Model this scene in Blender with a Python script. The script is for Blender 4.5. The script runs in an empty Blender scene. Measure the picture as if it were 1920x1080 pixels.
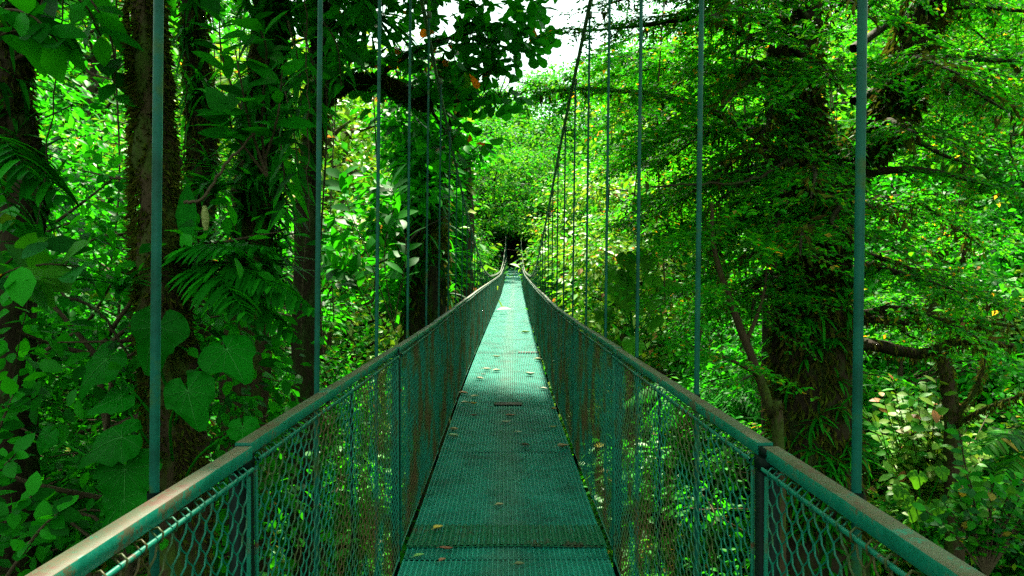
import bpy, math
import numpy as np
from mathutils import Vector
R = math.radians
SC = bpy.context.scene
COL = SC.collection
EYE = 1.70
FPX = 1280.0

# ------------------------------------------------------------------ camera, sky, sun, exposure
cam_d = bpy.data.cameras.new('camera'); cam = bpy.data.objects.new('camera', cam_d); COL.objects.link(cam)
cam.location = (0, 0, EYE); cam.rotation_euler = (R(90), 0, 0)
cam_d.sensor_width = 36; cam_d.lens = 24; cam_d.clip_start = 0.05; cam_d.clip_end = 3000
SC.camera = cam

SUN_EL, SUN_AZ = 58.0, 4.0            # azimuth measured from +Y (ahead) towards +X
w = bpy.data.worlds.new('World'); SC.world = w; w.use_nodes = True
nt = w.node_tree; nt.nodes.clear()
out = nt.nodes.new('ShaderNodeOutputWorld')
sky = nt.nodes.new('ShaderNodeTexSky'); sky.sky_type = 'NISHITA'; sky.sun_disc = False
sky.sun_elevation = R(SUN_EL); sky.sun_rotation = R(SUN_AZ); sky.dust_density = 3.0; sky.air_density = 1.0
bg1 = nt.nodes.new('ShaderNodeBackground'); bg1.inputs['Strength'].default_value = 0.06
nt.links.new(sky.outputs[0], bg1.inputs['Color'])
bg2 = nt.nodes.new('ShaderNodeBackground'); bg2.inputs['Color'].default_value = (0.74, 1.0, 0.84, 1); bg2.inputs['Strength'].default_value = 0.56
tc = nt.nodes.new('ShaderNodeTexCoord'); nz = nt.nodes.new('ShaderNodeTexNoise'); nz.inputs['Scale'].default_value = 2.2; nz.inputs['Detail'].default_value = 6
rp = nt.nodes.new('ShaderNodeValToRGB'); rp.color_ramp.elements[0].position = 0.3; rp.color_ramp.elements[0].color = (0.6,)*3+(1,); rp.color_ramp.elements[1].position = 0.6
nt.links.new(tc.outputs['Generated'], nz.inputs['Vector']); nt.links.new(nz.outputs[0], rp.inputs[0])
mx = nt.nodes.new('ShaderNodeMixShader')
nt.links.new(rp.outputs[0], mx.inputs[0]); nt.links.new(bg1.outputs[0], mx.inputs[1]); nt.links.new(bg2.outputs[0], mx.inputs[2])
nt.links.new(mx.outputs[0], out.inputs['Surface'])

sd = bpy.data.lights.new('sun', 'SUN'); sd.energy = 5.0; sd.angle = R(2.5); sd.color = (1, 0.97, 0.76)
sun = bpy.data.objects.new('sun', sd); COL.objects.link(sun)
sdir = Vector((math.sin(R(SUN_AZ))*math.cos(R(SUN_EL)), math.cos(R(SUN_AZ))*math.cos(R(SUN_EL)), math.sin(R(SUN_EL))))
sun.rotation_euler = sdir.to_track_quat('Z', 'Y').to_euler(); sun.location = sdir*60

SC.view_settings.view_transform = 'Standard'; SC.view_settings.look = 'None'
SC.view_settings.exposure = 2.42; SC.view_settings.gamma = 1
cy = SC.cycles
cy.max_bounces = 7; cy.diffuse_bounces = 3; cy.glossy_bounces = 2; cy.transmission_bounces = 4; cy.transparent_max_bounces = 4
cy.caustics_reflective = False; cy.caustics_refractive = False; cy.sample_clamp_indirect = 4
cy.use_denoising = False

# ------------------------------------------------------------------ helpers
rng = np.random.default_rng(7)

def at(px, py, Y):
    return np.array([(px-960)/FPX*Y, Y, EYE+(540-py)/FPX*Y])

def pts(*a):
    return np.array([at(*p) for p in a])

def tag(o, label=None, cat=None, group=None, kind=None):
    if label: o['label'] = label
    if cat: o['category'] = cat
    if group: o['group'] = group
    if kind: o['kind'] = kind
    return o

def empty(name, loc, label=None, cat=None, group=None):
    o = bpy.data.objects.new(name, None); COL.objects.link(o)
    o.empty_display_size = 0.2
    o.location = loc
    return tag(o, label, cat, group)

def make_mesh(name, parts, mat, smooth=False):
    """parts: list of (V (n,3), F (m,k)) ; k may differ between parts"""
    parts = [p for p in parts if p is not None and len(p[0])]
    V = np.concatenate([p[0] for p in parts]).astype(np.float32)
    loops = []; totals = []; off = 0
    for v, f in parts:
        f = np.asarray(f)
        loops.append((f+off).ravel()); totals.append(np.full(len(f), f.shape[1], np.int32)); off += len(v)
    loops = np.concatenate(loops).astype(np.int32); totals = np.concatenate(totals)
    starts = np.concatenate([[0], np.cumsum(totals)[:-1]]).astype(np.int32)
    me = bpy.data.meshes.new(name)
    me.vertices.add(len(V)); me.vertices.foreach_set('co', V.ravel())
    me.loops.add(len(loops)); me.loops.foreach_set('vertex_index', loops)
    me.polygons.add(len(totals)); me.polygons.foreach_set('loop_start', starts)
    try: me.polygons.foreach_set('loop_total', totals)
    except Exception: pass
    if smooth: me.polygons.foreach_set('use_smooth', np.ones(len(totals), bool))
    me.materials.append(mat)
    me.update(calc_edges=True)
    return me

def obj(name, parts, mat, parent=None, smooth=False, local=True, loc=None):
    """vertices are given in world space; shifted into the parent's (or loc's) frame"""
    org = np.array(parent.location) if (parent is not None and local) else (np.array(loc) if loc is not None else np.zeros(3))
    if parent is not None and parent.parent is not None and local: org = org+np.array(parent.parent.location)
    me = make_mesh(name, [(p[0]-org, p[1]) for p in parts if p is not None and len(p[0])], mat, smooth)
    o = bpy.data.objects.new(name, me); COL.objects.link(o)
    if parent is not None: o.parent = parent
    elif loc is not None: o.location = loc
    return o

def copy_tree(o, parent=None):
    c = o.copy(); COL.objects.link(c); c.parent = parent
    for ch in o.children: copy_tree(ch, c)
    return c

def norm(a):
    return a/np.maximum(np.linalg.norm(a, axis=-1, keepdims=True), 1e-9)

def smooth_path(P, n):
    P = np.asarray(P, float)
    if len(P) == 2: return P[0]+(P[1]-P[0])*np.linspace(0, 1, n)[:, None]
    t = np.arange(len(P)); tt = np.linspace(0, len(P)-1, n)
    # Catmull-Rom
    Q = np.vstack([2*P[0]-P[1], P, 2*P[-1]-P[-2]])
    i = np.minimum(tt.astype(int), len(P)-2); u = (tt-i)[:, None]
    p0, p1, p2, p3 = Q[i], Q[i+1], Q[i+2], Q[i+3]
    return 0.5*(2*p1+(p2-p0)*u+(2*p0-5*p1+4*p2-p3)*u**2+(3*p1-p0-3*p2+p3)*u**3)

def tube(P, r, sides=6, rough=0.0, cap=False):
    P = np.asarray(P, float); n = len(P); r = np.broadcast_to(np.asarray(r, float), (n,))
    T = norm(np.gradient(P, axis=0))
    ref = np.array([0, 0, 1.0]) if abs(T[:, 2]).mean() < 0.8 else np.array([1.0, 0, 0])
    U = norm(np.cross(T, ref)); W = np.cross(T, U)
    a = np.linspace(0, 2*np.pi, sides, endpoint=False)
    rr = r[:, None]*np.ones((n, sides))
    if rough:
        lob = 1+rough*(rng.normal(size=(1, sides))*0.6+rng.normal(size=(n, sides))*0.5)
        rr = rr*lob
    V = P[:, None, :]+rr[..., None]*(np.cos(a)[None, :, None]*U[:, None, :]+np.sin(a)[None, :, None]*W[:, None, :])
    idx = np.arange(n*sides).reshape(n, sides)
    F = np.stack([idx[:-1], np.roll(idx[:-1], -1, 1), np.roll(idx[1:], -1, 1), idx[1:]], -1).reshape(-1, 4)
    return V.reshape(-1, 3), F

def box(c, s, rot=None):
    c = np.asarray(c, float); h = np.asarray(s, float)/2
    V = np.array([[x, y, z] for x in (-1, 1) for y in (-1, 1) for z in (-1, 1)])*h
    if rot is not None: V = V@np.asarray(rot).T
    F = np.array([[0, 1, 3, 2], [4, 6, 7, 5], [0, 4, 5, 1], [2, 3, 7, 6], [0, 2, 6, 4], [1, 5, 7, 3]])
    return V+c, F

def bevel_box(c, s, b=0.004):
    """box with its four long (y) edges bevelled: an extruded octagon along y"""
    c = np.asarray(c, float); hx, hy, hz = np.asarray(s, float)/2
    pr = [(-hx+b, -hz), (hx-b, -hz), (hx, -hz+b), (hx, hz-b), (hx-b, hz), (-hx+b, hz), (-hx, hz-b), (-hx, -hz+b)]
    V = np.array([[x, y, z] for y in (-hy, hy) for x, z in pr])+c
    F = np.array([[i, i+8, (i+1) % 8+8, (i+1) % 8] for i in range(8)])
    return [(V, F), (V, np.array([list(range(8)), list(range(15, 7, -1))]))]

# ---- leaves: P base points, D axis, N normal
PROF = {
    'ell':  ([0, .18, .5, .8, 1], [.03, .62, 1, .62, .02]),
    'lance': ([0, .25, .6, 1], [.05, .9, .8, .02]),
    'obov': ([0, .35, .7, .92, 1], [.06, .6, 1, .7, .15]),
    'strap': ([0, .2, .45, .7, .88, 1], [.55, .95, 1, .85, .5, .03]),
}
def leaves(P, D, N, L, W, shape='rhomb', fold=0.25, droop=0.15):
    n = len(P)
    if n == 0: return None
    D = norm(D); B = norm(np.cross(D, N)); N = np.cross(B, D)
    L = np.broadcast_to(L, (n,))[:, None]; W = np.broadcast_to(W, (n,))[:, None]
    droop = np.broadcast_to(droop, (n,))[:, None]
    if shape == 'rhomb':
        tip = P+L*D-L*droop*N
        mid = P+0.45*L*D+W*fold*N
        V = np.stack([P, mid+W*B, tip, mid-W*B], 1)
        b = (np.arange(n)*4)[:, None]
        F = np.concatenate([b+np.array([[0, 1, 2]]), b+np.array([[0, 2, 3]])])
        return V.reshape(-1, 3), F
    t, wd = PROF[shape]; S = len(t); rows = []
    for ti, wi in zip(t, wd):
        c = P+L*ti*D-L*droop*ti*ti*N
        e = W*wi*fold*N
        rows += [c-W*wi*B+e, c, c+W*wi*B+e]
    V = np.stack(rows, 1)
    base = []
    for s in range(S-1):
        a = 3*s
        base += [[a, a+1, a+4, a+3], [a+1, a+2, a+5, a+4]]
    b = (np.arange(n)*3*S)[:, None, None]
    F = (b+np.array(base)[None]).reshape(-1, 4)
    return V.reshape(-1, 3), F

def rand_unit(n, r=None):
    r = r or rng
    return norm(r.normal(size=(n, 3)))

def cloud(C, rad, per, L, W, shape='rhomb', up=0.8, r=None, fold=0.25, droop=0.15, hollow=0.5, spread=0.25):
    """clusters of leaves. C (k,3) centres, rad (k,3) radii; 'per' leaves per cluster"""
    r = r or rng
    k = len(C); rad = np.broadcast_to(rad, (k, 3))
    i = np.repeat(np.arange(k), per); n = len(i)
    u = rand_unit(n, r); q = r.random(n)**(1/(3-2.2*hollow))
    P = C[i]+u*rad[i]*q[:, None]*(1+spread*r.normal(size=(n, 1)))
    D = norm(u*np.array([1, 1, 0.35])+0.55*rand_unit(n, r)+np.array([0, 0, -0.25]))
    N = norm(np.array([0, 0, up])+0.55*rand_unit(n, r)+0.35*u)
    s = 0.65+0.7*r.random(n)
    return leaves(P, D, N, L*s, W*s, shape, fold, droop)

# ------------------------------------------------------------------ materials
def new_mat(name):
    m = bpy.data.materials.new(name); m.use_nodes = True
    nt = m.node_tree; nt.nodes.clear()
    o = nt.nodes.new('ShaderNodeOutputMaterial')
    return m, nt, o

def N_(nt, t, **kw):
    n = nt.nodes.new('ShaderNode'+t)
    for k, v in kw.items():
        if k in n.inputs: n.inputs[k].default_value = v
        else: setattr(n, k, v)
    return n

def ramp(nt, fac, stops):
    rp = nt.nodes.new('ShaderNodeValToRGB'); e = rp.color_ramp.elements
    while len(e) < len(stops): e.new(0.5)
    for el, (p, c) in zip(e, stops): el.position = p; el.color = tuple(c)+(1,)
    nt.links.new(fac, rp.inputs[0])
    return rp.outputs[0]

def leaf_mat(name, cols, trans, tfac=0.45, rough=0.42, spec=0.4, rare=None):
    """cols: stops for a per-leaf random colour; trans: transmitted colour multiplier target"""
    m, nt, o = new_mat(name)
    g = N_(nt, 'NewGeometry')
    n = len(cols)
    stops = [(i/max(1, n-1)*0.96, c) for i, c in enumerate(cols)]
    if rare: stops += [(0.968, cols[-1]), (0.975, rare)]
    col = ramp(nt, g.outputs['Random Per Island'], stops)
    tcn = N_(nt, 'TexCoord'); nz = N_(nt, 'TexNoise'); nz.inputs['Scale'].default_value = 0.9; nz.inputs['Detail'].default_value = 2
    nt.links.new(tcn.outputs['Object'], nz.inputs['Vector'])
    hs = N_(nt, 'HueSaturation'); nt.links.new(col, hs.inputs['Color'])
    mr = N_(nt, 'MapRange'); mr.inputs['From Min'].default_value = 0.3; mr.inputs['From Max'].default_value = 0.7
    mr.inputs['To Min'].default_value = 0.6; mr.inputs['To Max'].default_value = 1.4
    nt.links.new(nz.outputs[0], mr.inputs[0]); nt.links.new(mr.outputs[0], hs.inputs['Value'])
    p = N_(nt, 'BsdfPrincipled'); p.inputs['Roughness'].default_value = rough+.06; p.inputs['Specular IOR Level'].default_value = spec*.42
    nt.links.new(hs.outputs[0], p.inputs['Base Color'])
    t = N_(nt, 'BsdfTranslucent')
    mxc = N_(nt, 'MixRGB'); mxc.blend_type = 'MULTIPLY'; mxc.inputs[0].default_value = 1
    nt.links.new(hs.outputs[0], mxc.inputs[1]); mxc.inputs[2].default_value = tuple(trans)+(1,)
    nt.links.new(mxc.outputs[0], t.inputs['Color'])
    mix = N_(nt, 'MixShader'); mix.inputs[0].default_value = tfac
    nt.links.new(p.outputs[0], mix.inputs[1]); nt.links.new(t.outputs[0], mix.inputs[2])
    nt.links.new(mix.outputs[0], o.inputs['Surface'])
    return m

def solid_mat(name, stops, scale=8, rough=0.8, bump=0.3, bscale=30, spec=0.3, stretch=None, detail=6, metal=0.0):
    m, nt, o = new_mat(name)
    tcn = N_(nt, 'TexCoord'); v = tcn.outputs['Object']
    if stretch:
        mp = N_(nt, 'Mapping'); mp.inputs['Scale'].default_value = stretch; nt.links.new(v, mp.inputs[0]); v = mp.outputs[0]
    nz = N_(nt, 'TexNoise'); nz.inputs['Scale'].default_value = scale; nz.inputs['Detail'].default_value = detail; nz.inputs['Roughness'].default_value = 0.65
    nt.links.new(v, nz.inputs['Vector'])
    col = ramp(nt, nz.outputs[0], stops)
    p = N_(nt, 'BsdfPrincipled'); p.inputs['Roughness'].default_value = rough; p.inputs['Specular IOR Level'].default_value = spec; p.inputs['Metallic'].default_value = metal
    nt.links.new(col, p.inputs['Base Color'])
    n2 = N_(nt, 'TexNoise'); n2.inputs['Scale'].default_value = bscale; n2.inputs['Detail'].default_value = 5; nt.links.new(v, n2.inputs['Vector'])
    b = N_(nt, 'Bump'); b.inputs['Strength'].default_value = bump; b.inputs['Distance'].default_value = 0.02
    nt.links.new(n2.outputs[0], b.inputs['Height']); nt.links.new(b.outputs[0], p.inputs['Normal'])
    nt.links.new(p.outputs[0], o.inputs['Surface'])
    return m

TEAL = (0.001, 0.082, 0.052); TEAL2 = (0.002, 0.13, 0.088); RUST = (0.17, 0.055, 0.022); RUST2 = (0.085, 0.03, 0.016)
M = {}
M['paint'] = solid_mat('teal_paint', [(0.0, TEAL), (0.56, TEAL2), (0.62, RUST2), (0.72, RUST)], 6, 0.38, 0.06, 60, 0.5)
M['rail'] = solid_mat('teal_rail_paint', [(0.30, TEAL), (0.45, TEAL2), (0.50, (0.09, 0.12, 0.08)), (0.56, (0.15,0.07,0.035)), (0.62, TEAL2), (0.66, RUST2), (0.8, RUST)], 16, 0.36, 0.10, 80, 0.5, stretch=(1, .55, 1), detail=9)
def rail_mat():
    m, nt, o = new_mat('worn_teal_rail')
    tcn = N_(nt, 'TexCoord'); oi = N_(nt, 'ObjectInfo'); ad = N_(nt, 'VectorMath'); ad.operation = 'ADD'
    sc_ = N_(nt, 'VectorMath'); sc_.operation = 'SCALE'; sc_.inputs['Scale'].default_value = 1.0
    cb = N_(nt, 'CombineXYZ'); ml = N_(nt, 'Math'); ml.operation = 'MULTIPLY'; ml.inputs[1].default_value = 37
    nt.links.new(oi.outputs['Random'], ml.inputs[0]); nt.links.new(ml.outputs[0], cb.inputs[1])
    nt.links.new(tcn.outputs['Object'], ad.inputs[0]); nt.links.new(cb.outputs[0], ad.inputs[1])
    n1 = N_(nt, 'TexNoise'); n1.inputs['Scale'].default_value = 7; n1.inputs['Detail'].default_value = 12; n1.inputs['Roughness'].default_value = .78
    n2 = N_(nt, 'TexNoise'); n2.inputs['Scale'].default_value = 70; n2.inputs['Detail'].default_value = 8; n2.inputs['Roughness'].default_value = .7
    for n in (n1, n2): nt.links.new(ad.outputs[0], n.inputs['Vector'])
    sep = N_(nt, 'SeparateXYZ'); nt.links.new(tcn.outputs['Normal'], sep.inputs[0])
    mr = N_(nt, 'MapRange'); mr.inputs['From Min'].default_value = .5; mr.inputs['From Max'].default_value = .95; mr.inputs['To Min'].default_value = -.055; mr.inputs['To Max'].default_value = .10
    nt.links.new(sep.outputs[2], mr.inputs[0])
    a1 = N_(nt, 'Math'); a1.operation = 'ADD'; nt.links.new(n1.outputs[0], a1.inputs[0]); nt.links.new(mr.outputs[0], a1.inputs[1])
    a2 = N_(nt, 'Math'); a2.operation = 'MULTIPLY_ADD'; a2.inputs[1].default_value = .28; nt.links.new(n2.outputs[0], a2.inputs[0]); nt.links.new(a1.outputs[0], a2.inputs[2])
    col = ramp(nt, a2.outputs[0], [(0.40, TEAL), (.60, TEAL2), (.64, (.02, .11, .07)), (.66, (.065, .055, .026)), (.72, (.05, .065, .034)), (.745, (.08, .042, .018)), (.79, (.045, .06, .03)), (.84, (.07, .026, .012))])
    rg = ramp(nt, a2.outputs[0], [(.55, (.33,)*3), (.72, (.62,)*3)])
    p = N_(nt, 'BsdfPrincipled'); p.inputs['Specular IOR Level'].default_value = .4
    nt.links.new(col, p.inputs['Base Color']); nt.links.new(rg, p.inputs['Roughness'])
    b = N_(nt, 'Bump'); b.inputs['Strength'].default_value = .25; b.inputs['Distance'].default_value = .004; nt.links.new(a2.outputs[0], b.inputs['Height']); nt.links.new(b.outputs[0], p.inputs['Normal'])
    nt.links.new(p.outputs[0], o.inputs['Surface']); return m
M['rail'] = rail_mat()
M['post'] = solid_mat('shaded_post_paint', [(0.2, (0.0004, 0.004, 0.003)), (0.6, (0.0008, 0.007, 0.005)), (0.75, RUST2)], 5, 0.6, 0.05, 60, 0.1)  # posts' shade put into a near-black base; rust spots on top
M['wire'] = solid_mat('teal_wire_paint', [(0.3, (0.001, 0.075, 0.05)), (0.45, (0.002, 0.13, 0.09)), (0.53, (0.03, 0.07, 0.02)), (0.62, (0.065, 0.045, 0.014)), (0.8, RUST2)], 2.6, 0.5, 0.0, 60, 0.25, detail=9)
def deck_mat():
    m, nt, o = new_mat('worn_teal_deck')
    tcn = N_(nt, 'TexCoord'); oi = N_(nt, 'ObjectInfo'); cb = N_(nt, 'CombineXYZ'); ml = N_(nt, 'Math'); ml.operation = 'MULTIPLY'; ml.inputs[1].default_value = 53
    ad = N_(nt, 'VectorMath'); ad.operation = 'ADD'
    nt.links.new(oi.outputs['Random'], ml.inputs[0]); nt.links.new(ml.outputs[0], cb.inputs[2]); nt.links.new(tcn.outputs['Object'], ad.inputs[0]); nt.links.new(cb.outputs[0], ad.inputs[1])
    n1 = N_(nt, 'TexNoise'); n1.inputs['Scale'].default_value = 2.6; n1.inputs['Detail'].default_value = 10; n1.inputs['Roughness'].default_value = .7
    n2 = N_(nt, 'TexNoise'); n2.inputs['Scale'].default_value = 9; n2.inputs['Detail'].default_value = 8; n2.inputs['Roughness'].default_value = .7
    for n in (n1, n2): nt.links.new(ad.outputs[0], n.inputs['Vector'])
    base = ramp(nt, n1.outputs[0], [(.28, (.0005, .06, .038)), (.5, (.004, .175, .128)), (.62, (.010, .22, .165)), (.70, (.02, .07, .04)), (.80, (.06, .04, .022))])
    sep = N_(nt, 'SeparateXYZ'); nt.links.new(tcn.outputs['Object'], sep.inputs[0])
    ab = N_(nt, 'Math'); ab.operation = 'ABSOLUTE'; nt.links.new(sep.outputs[0], ab.inputs[0])
    mr = N_(nt, 'MapRange'); mr.inputs['From Min'].default_value = .05; mr.inputs['From Max'].default_value = .24; mr.inputs['To Min'].default_value = .34; mr.inputs['To Max'].default_value = -.15
    nt.links.new(ab.outputs[0], mr.inputs[0])
    a = N_(nt, 'Math'); a.operation = 'ADD'; nt.links.new(mr.outputs[0], a.inputs[0]); nt.links.new(n2.outputs[0], a.inputs[1])
    f = ramp(nt, a.outputs[0], [(.55, (0, 0, 0)), (.9, (.30,)*3)])
    worn = ramp(nt, n2.outputs[0], [(.35, (.10, .075, .055)), (.5, (.11, .16, .115)), (.65, (.14, .21, .15))])
    mx = N_(nt, 'MixRGB'); nt.links.new(f, mx.inputs[0]); nt.links.new(base, mx.inputs[1]); nt.links.new(worn, mx.inputs[2])
    p = N_(nt, 'BsdfPrincipled'); p.inputs['Roughness'].default_value = .5; p.inputs['Specular IOR Level'].default_value = .2
    nt.links.new(mx.outputs[0], p.inputs['Base Color']); nt.links.new(p.outputs[0], o.inputs['Surface']); return m
M['deck'] = deck_mat()
M['deck2'] = solid_mat('worn_deck_paint', [(0.3, (0.001, 0.075, 0.03)), (0.55, (0.003, 0.10, 0.045)), (0.66, (0.05, 0.03, 0.015))], 5, 0.5, 0.05, 50, 0.15, detail=8)
M['rust'] = solid_mat('rusty_steel', [(0.3, (.022,.011,.007)), (0.6, (.05,.022,.011)), (0.8, (0.09, 0.045, 0.022))], 14, 0.7, 0.2, 80, 0.3)
M['rod'] = solid_mat('teal_rod_paint', [(0.35, (0.001, 0.042, 0.031)), (0.56, (0.002, 0.076, 0.057)), (0.66, (0.02, 0.07, 0.02)), (0.74, (0.06, 0.05, 0.02))], 7.0, 0.45, 0.05, 60, 0.16)
M['cable'] = solid_mat('weathered_cable', [(0.3, (0.03, 0.04, 0.03)), (0.55, (0.10, 0.13, 0.08)), (0.75, (0.16, 0.20, 0.10))], 6, 0.6, 0.4, 90, 0.4)
M['bark'] = solid_mat('mossy_bark', [(0.28, (0.018, 0.011, 0.007)), (0.48, (0.05, 0.03, 0.016)), (0.56, (0.035, 0.05, 0.008)), (0.72, (0.05, 0.085, 0.008))], 5, 0.9, 0.9, 22, 0.15, stretch=(1, 1, .5), detail=9)
M['dark_bark'] = solid_mat('dark_bark', [(0.3, (0.009, 0.006, 0.004)), (0.5, (0.03, 0.019, 0.011)), (0.58, (0.02, 0.03, 0.006)), (0.68, (0.045, 0.06, 0.02)), (0.78, (0.07, 0.07, 0.05))], 7, 0.9, 0.9, 20, 0.12, stretch=(1, 1, .35), detail=9)
M['twig'] = solid_mat('thin_branch_bark', [(0.3, (0.035, 0.022, 0.013)), (0.6, (0.075, 0.05, 0.03)), (0.75, (0.05, 0.07, 0.015))], 6, 0.9, 0.5, 40, 0.15)
M['moss'] = leaf_mat('moss', [(0.02, 0.035, 0.004), (0.06, 0.085, 0.006), (0.05, 0.03, 0.010), (0.09, 0.10, 0.010)], (1.2, 1.3, .7), 0.35, 0.8, 0.1)
M['soil'] = solid_mat('forest_soil', [(0.3, (0.012, 0.010, 0.005)), (0.5, (0.02, 0.03, 0.006)), (0.7, (0.02, 0.06, 0.008))], 1.2, 0.95, 0.8, 12, 0.1)
G1, G2, G3, G4 = (0.002, 0.055, 0.002), (0.006, 0.135, 0.005), (0.014, 0.225, 0.006), (0.055, 0.30, 0.006)
TR = (2.6, 1.8, 0.6)
M['fine'] = leaf_mat('fine_leaf', [G2, G2, (.03, .12, .01), G3, G3, G4], (2.8, 1.9, .6), 0.6, 0.45, 0.3, rare=(0.25, 0.16, 0.02))
M['broad'] = leaf_mat('broad_leaf', [G1, G2, G3, G3], TR, 0.52, 0.42, 0.18)
M['canopy'] = leaf_mat('rubbery_leaf', [(0.004, 0.07, 0.006), G2, G2, G3], TR, 0.58, 0.36, 0.35, rare=(0.35, 0.10, 0.01))
M['hill'] = leaf_mat('slope_leaf', [G1, (.02, .12, .03), G2, G3, (.05, .14, .012), G3, G4], (2.2, 1.6, 0.6), 0.45, 0.45, 0.16, rare=(0.33, 0.24, 0.03))
M['yellow'] = leaf_mat('yellow_sunglow_leaf', [G3, (0.07, 0.26, 0.01), (0.13, 0.28, 0.012), (0.18, 0.27, 0.03)], (1.5, 1.4, 0.8), 0.35, 0.42, 0.5, rare=(0.34, 0.12, 0.03))  # yellow leaves; also carries the sun glow of the slope in its colour
M['far'] = leaf_mat('far_leaf', [G1, (.02, .12, .03), G2, G3, (.05, .14, .012), G4], (2.2, 1.6, 0.6), 0.48, 0.5, 0.10)
M['heart'] = leaf_mat('heart_leaf', [(0.001, 0.09, 0.002), (0.003, 0.13, 0.004), (0.006, 0.17, 0.005)], TR, 0.45, 0.45, 0.12)
M['glossy'] = leaf_mat('glossy_leaf', [G2, G3, G3, G4], TR, 0.35, 0.36, 0.45, rare=(.3, .25, .03))
M['vein'] = leaf_mat('leaf_vein', [(0.03, 0.20, 0.03), (0.05, 0.24, 0.04)], TR, 0.2, 0.4, 0.3)
M['strap'] = leaf_mat('strap_leaf', [G1, G2, G3], TR, 0.42, 0.45, 0.15)
M['dry'] = leaf_mat('dry_leaf', [(0.30, 0.20, 0.09), (0.45, 0.34, 0.2), (0.2, 0.08, 0.03)], (1, .9, .6), 0.25, 0.7, 0.2)

exec_sections = True

# ------------------------------------------------------------------ the bridge's curves
def I(y, xs, ys):
    # smooth interpolation: average of np.interp over a small window
    y = np.asarray(y, float); s = 0
    for d in (-1.2, -0.6, 0, 0.6, 1.2): s = s+np.interp(y+d, xs, ys)
    return s/5
def deck_z(y):
    return EYE-I(y, [-6, 0, 3, 8, 15, 25, 36, 45, 55, 69, 80], [1.66, 1.68, 1.70, 1.74, 1.75, 1.77, 1.77, 1.52, 1.10, .46, 0.0])+0.039*np.asarray(y, float)
def rail_h(y): return I(y, [-6, -.6, 1.68, 3.92, 6.3, 8.4, 36, 69], [1.33, 1.325, 1.262, 1.232, 1.195, 1.175, 1.09, 1.1])
def mid_x(y): return I(y, [-6, 1.7, 5, 8.2, 12.8, 19, 36, 69], [0, -.012, -.04, -.08, -.08, -.06, .03, .16])
def cable_z(y): return EYE+0.039*np.asarray(y, float)+I(y, [-8, 1.33, 5.6, 7.9, 10.4, 12.6, 17, 22, 30, 38, 46, 55, 69], [5.8, 3.35, 2.15, 1.62, 1.02, .56, -.18, -.5, -.58, -.55, -.1, .9, 3.3])
def cable_dx(y): return I(y, [-8, 5, 10, 17, 30, 69], [.74, .70, .68, .66, .655, .68])

bridge = empty('suspension_bridge', (0, 0, 0), 'teal steel hanging footbridge with chain link sides running straight into the forest', 'bridge')

# ---- deck plates
PL = 2.26; J0 = 1.67
def deck_parts(length, seed, strip_w=0.011, pitch=0.030, hw=0.595, cw=0.0048, cp=0.0130, z0=0.0):
    r = np.random.default_rng(seed)
    ph = r.random(8)*6.28
    yd = np.arange(8)/8*length+r.normal(size=8)*0.04
    am = 0.0015+0.005*r.random(8); xc = r.normal(size=8)*0.22
    def dz(x, y):
        z = 0
        for a, y0, x0, p in zip(am, yd, xc, ph):
            z = z+a*np.exp(-((y-y0)/0.045)**2)*np.exp(-((x-x0)/0.26)**2)
            z = z-0.8*a*np.exp(-((y-y0-.09)/0.05)**2)*np.exp(-((x-x0)/0.28)**2)
        return z+0.0015*np.sin(x*5+p)
    def strip(A, B, width, along_y, n, h, zoff):
        t = np.linspace(0, 1, n)[:, None]; P = A+(B-A)*t
        off = np.array([width/2, 0, 0]) if along_y else np.array([0, width/2, 0])
        rows = []
        for o, dzz in ((-off, -h), (-off*.8, 0), (off*.8, 0), (off, -h)):
            q = P+o; q[:, 2] = zoff+dz(q[:, 0], q[:, 1])+dzz; rows.append(q)
        V = np.stack(rows, 1); i = np.arange(n*4).reshape(n, 4)
        F = np.concatenate([np.stack([i[:-1, k], i[:-1, k+1], i[1:, k+1], i[1:, k]], -1) for k in range(3)])
        return V.reshape(-1, 3), F
    out = []
    for x in np.arange(-hw+strip_w/2, hw, pitch):
        out.append(strip(np.array([x, 0.004, 0]), np.array([x, length-0.004, 0]), strip_w, True, 40, 0.013, z0))
    for y in np.arange(0.01, length-0.005, cp):
        out.append(strip(np.array([-hw, y, 0]), np.array([hw, y, 0]), cw, False, 24, 0.004, z0-0.009))
    return out
deck_meshes = [make_mesh('deck_panel', deck_parts(PL, s), M['deck']) for s in (1, 2, 3)]
beam_parts = bevel_box((0.575, PL/2, -0.045), (0.035, PL-.01, 0.06))+bevel_box((-0.575, PL/2, -0.045), (0.035, PL-.01, 0.06))
for yb in (0.06, PL/2, PL-0.06):
    beam_parts.append(box((0, yb, -0.05), (1.11, 0.05, 0.05)))
beam_mesh = make_mesh('support_beam', beam_parts, M['post'])
NP = 31
joints = [J0+PL*(k-2) for k in range(NP+1)]
for k in range(NP):
    y0, y1 = joints[k], joints[k+1]
    o = bpy.data.objects.new('deck_panel', deck_meshes[k % 3]); COL.objects.link(o); o.parent = bridge
    z0, z1 = float(deck_z(y0)), float(deck_z(y1)); x0, x1 = float(mid_x(y0)), float(mid_x(y1))
    o.location = (x0, y0, z0); o.rotation_euler = (math.atan2(z1-z0, PL), 0, -math.atan2(x1-x0, PL))
    b = bpy.data.objects.new('support_beam', beam_mesh); COL.objects.link(b); b.parent = o
def on_deck(px, py):
    """where the sight line through a photo pixel meets the deck"""
    y = 1.0
    for _ in range(60):
        y = 0.5*y+0.5*((EYE-float(deck_z(y)))*FPX/(py-540)) if py > 545 else 40
    return np.array([(px-960)/FPX*y, y, float(deck_z(y))])

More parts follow.
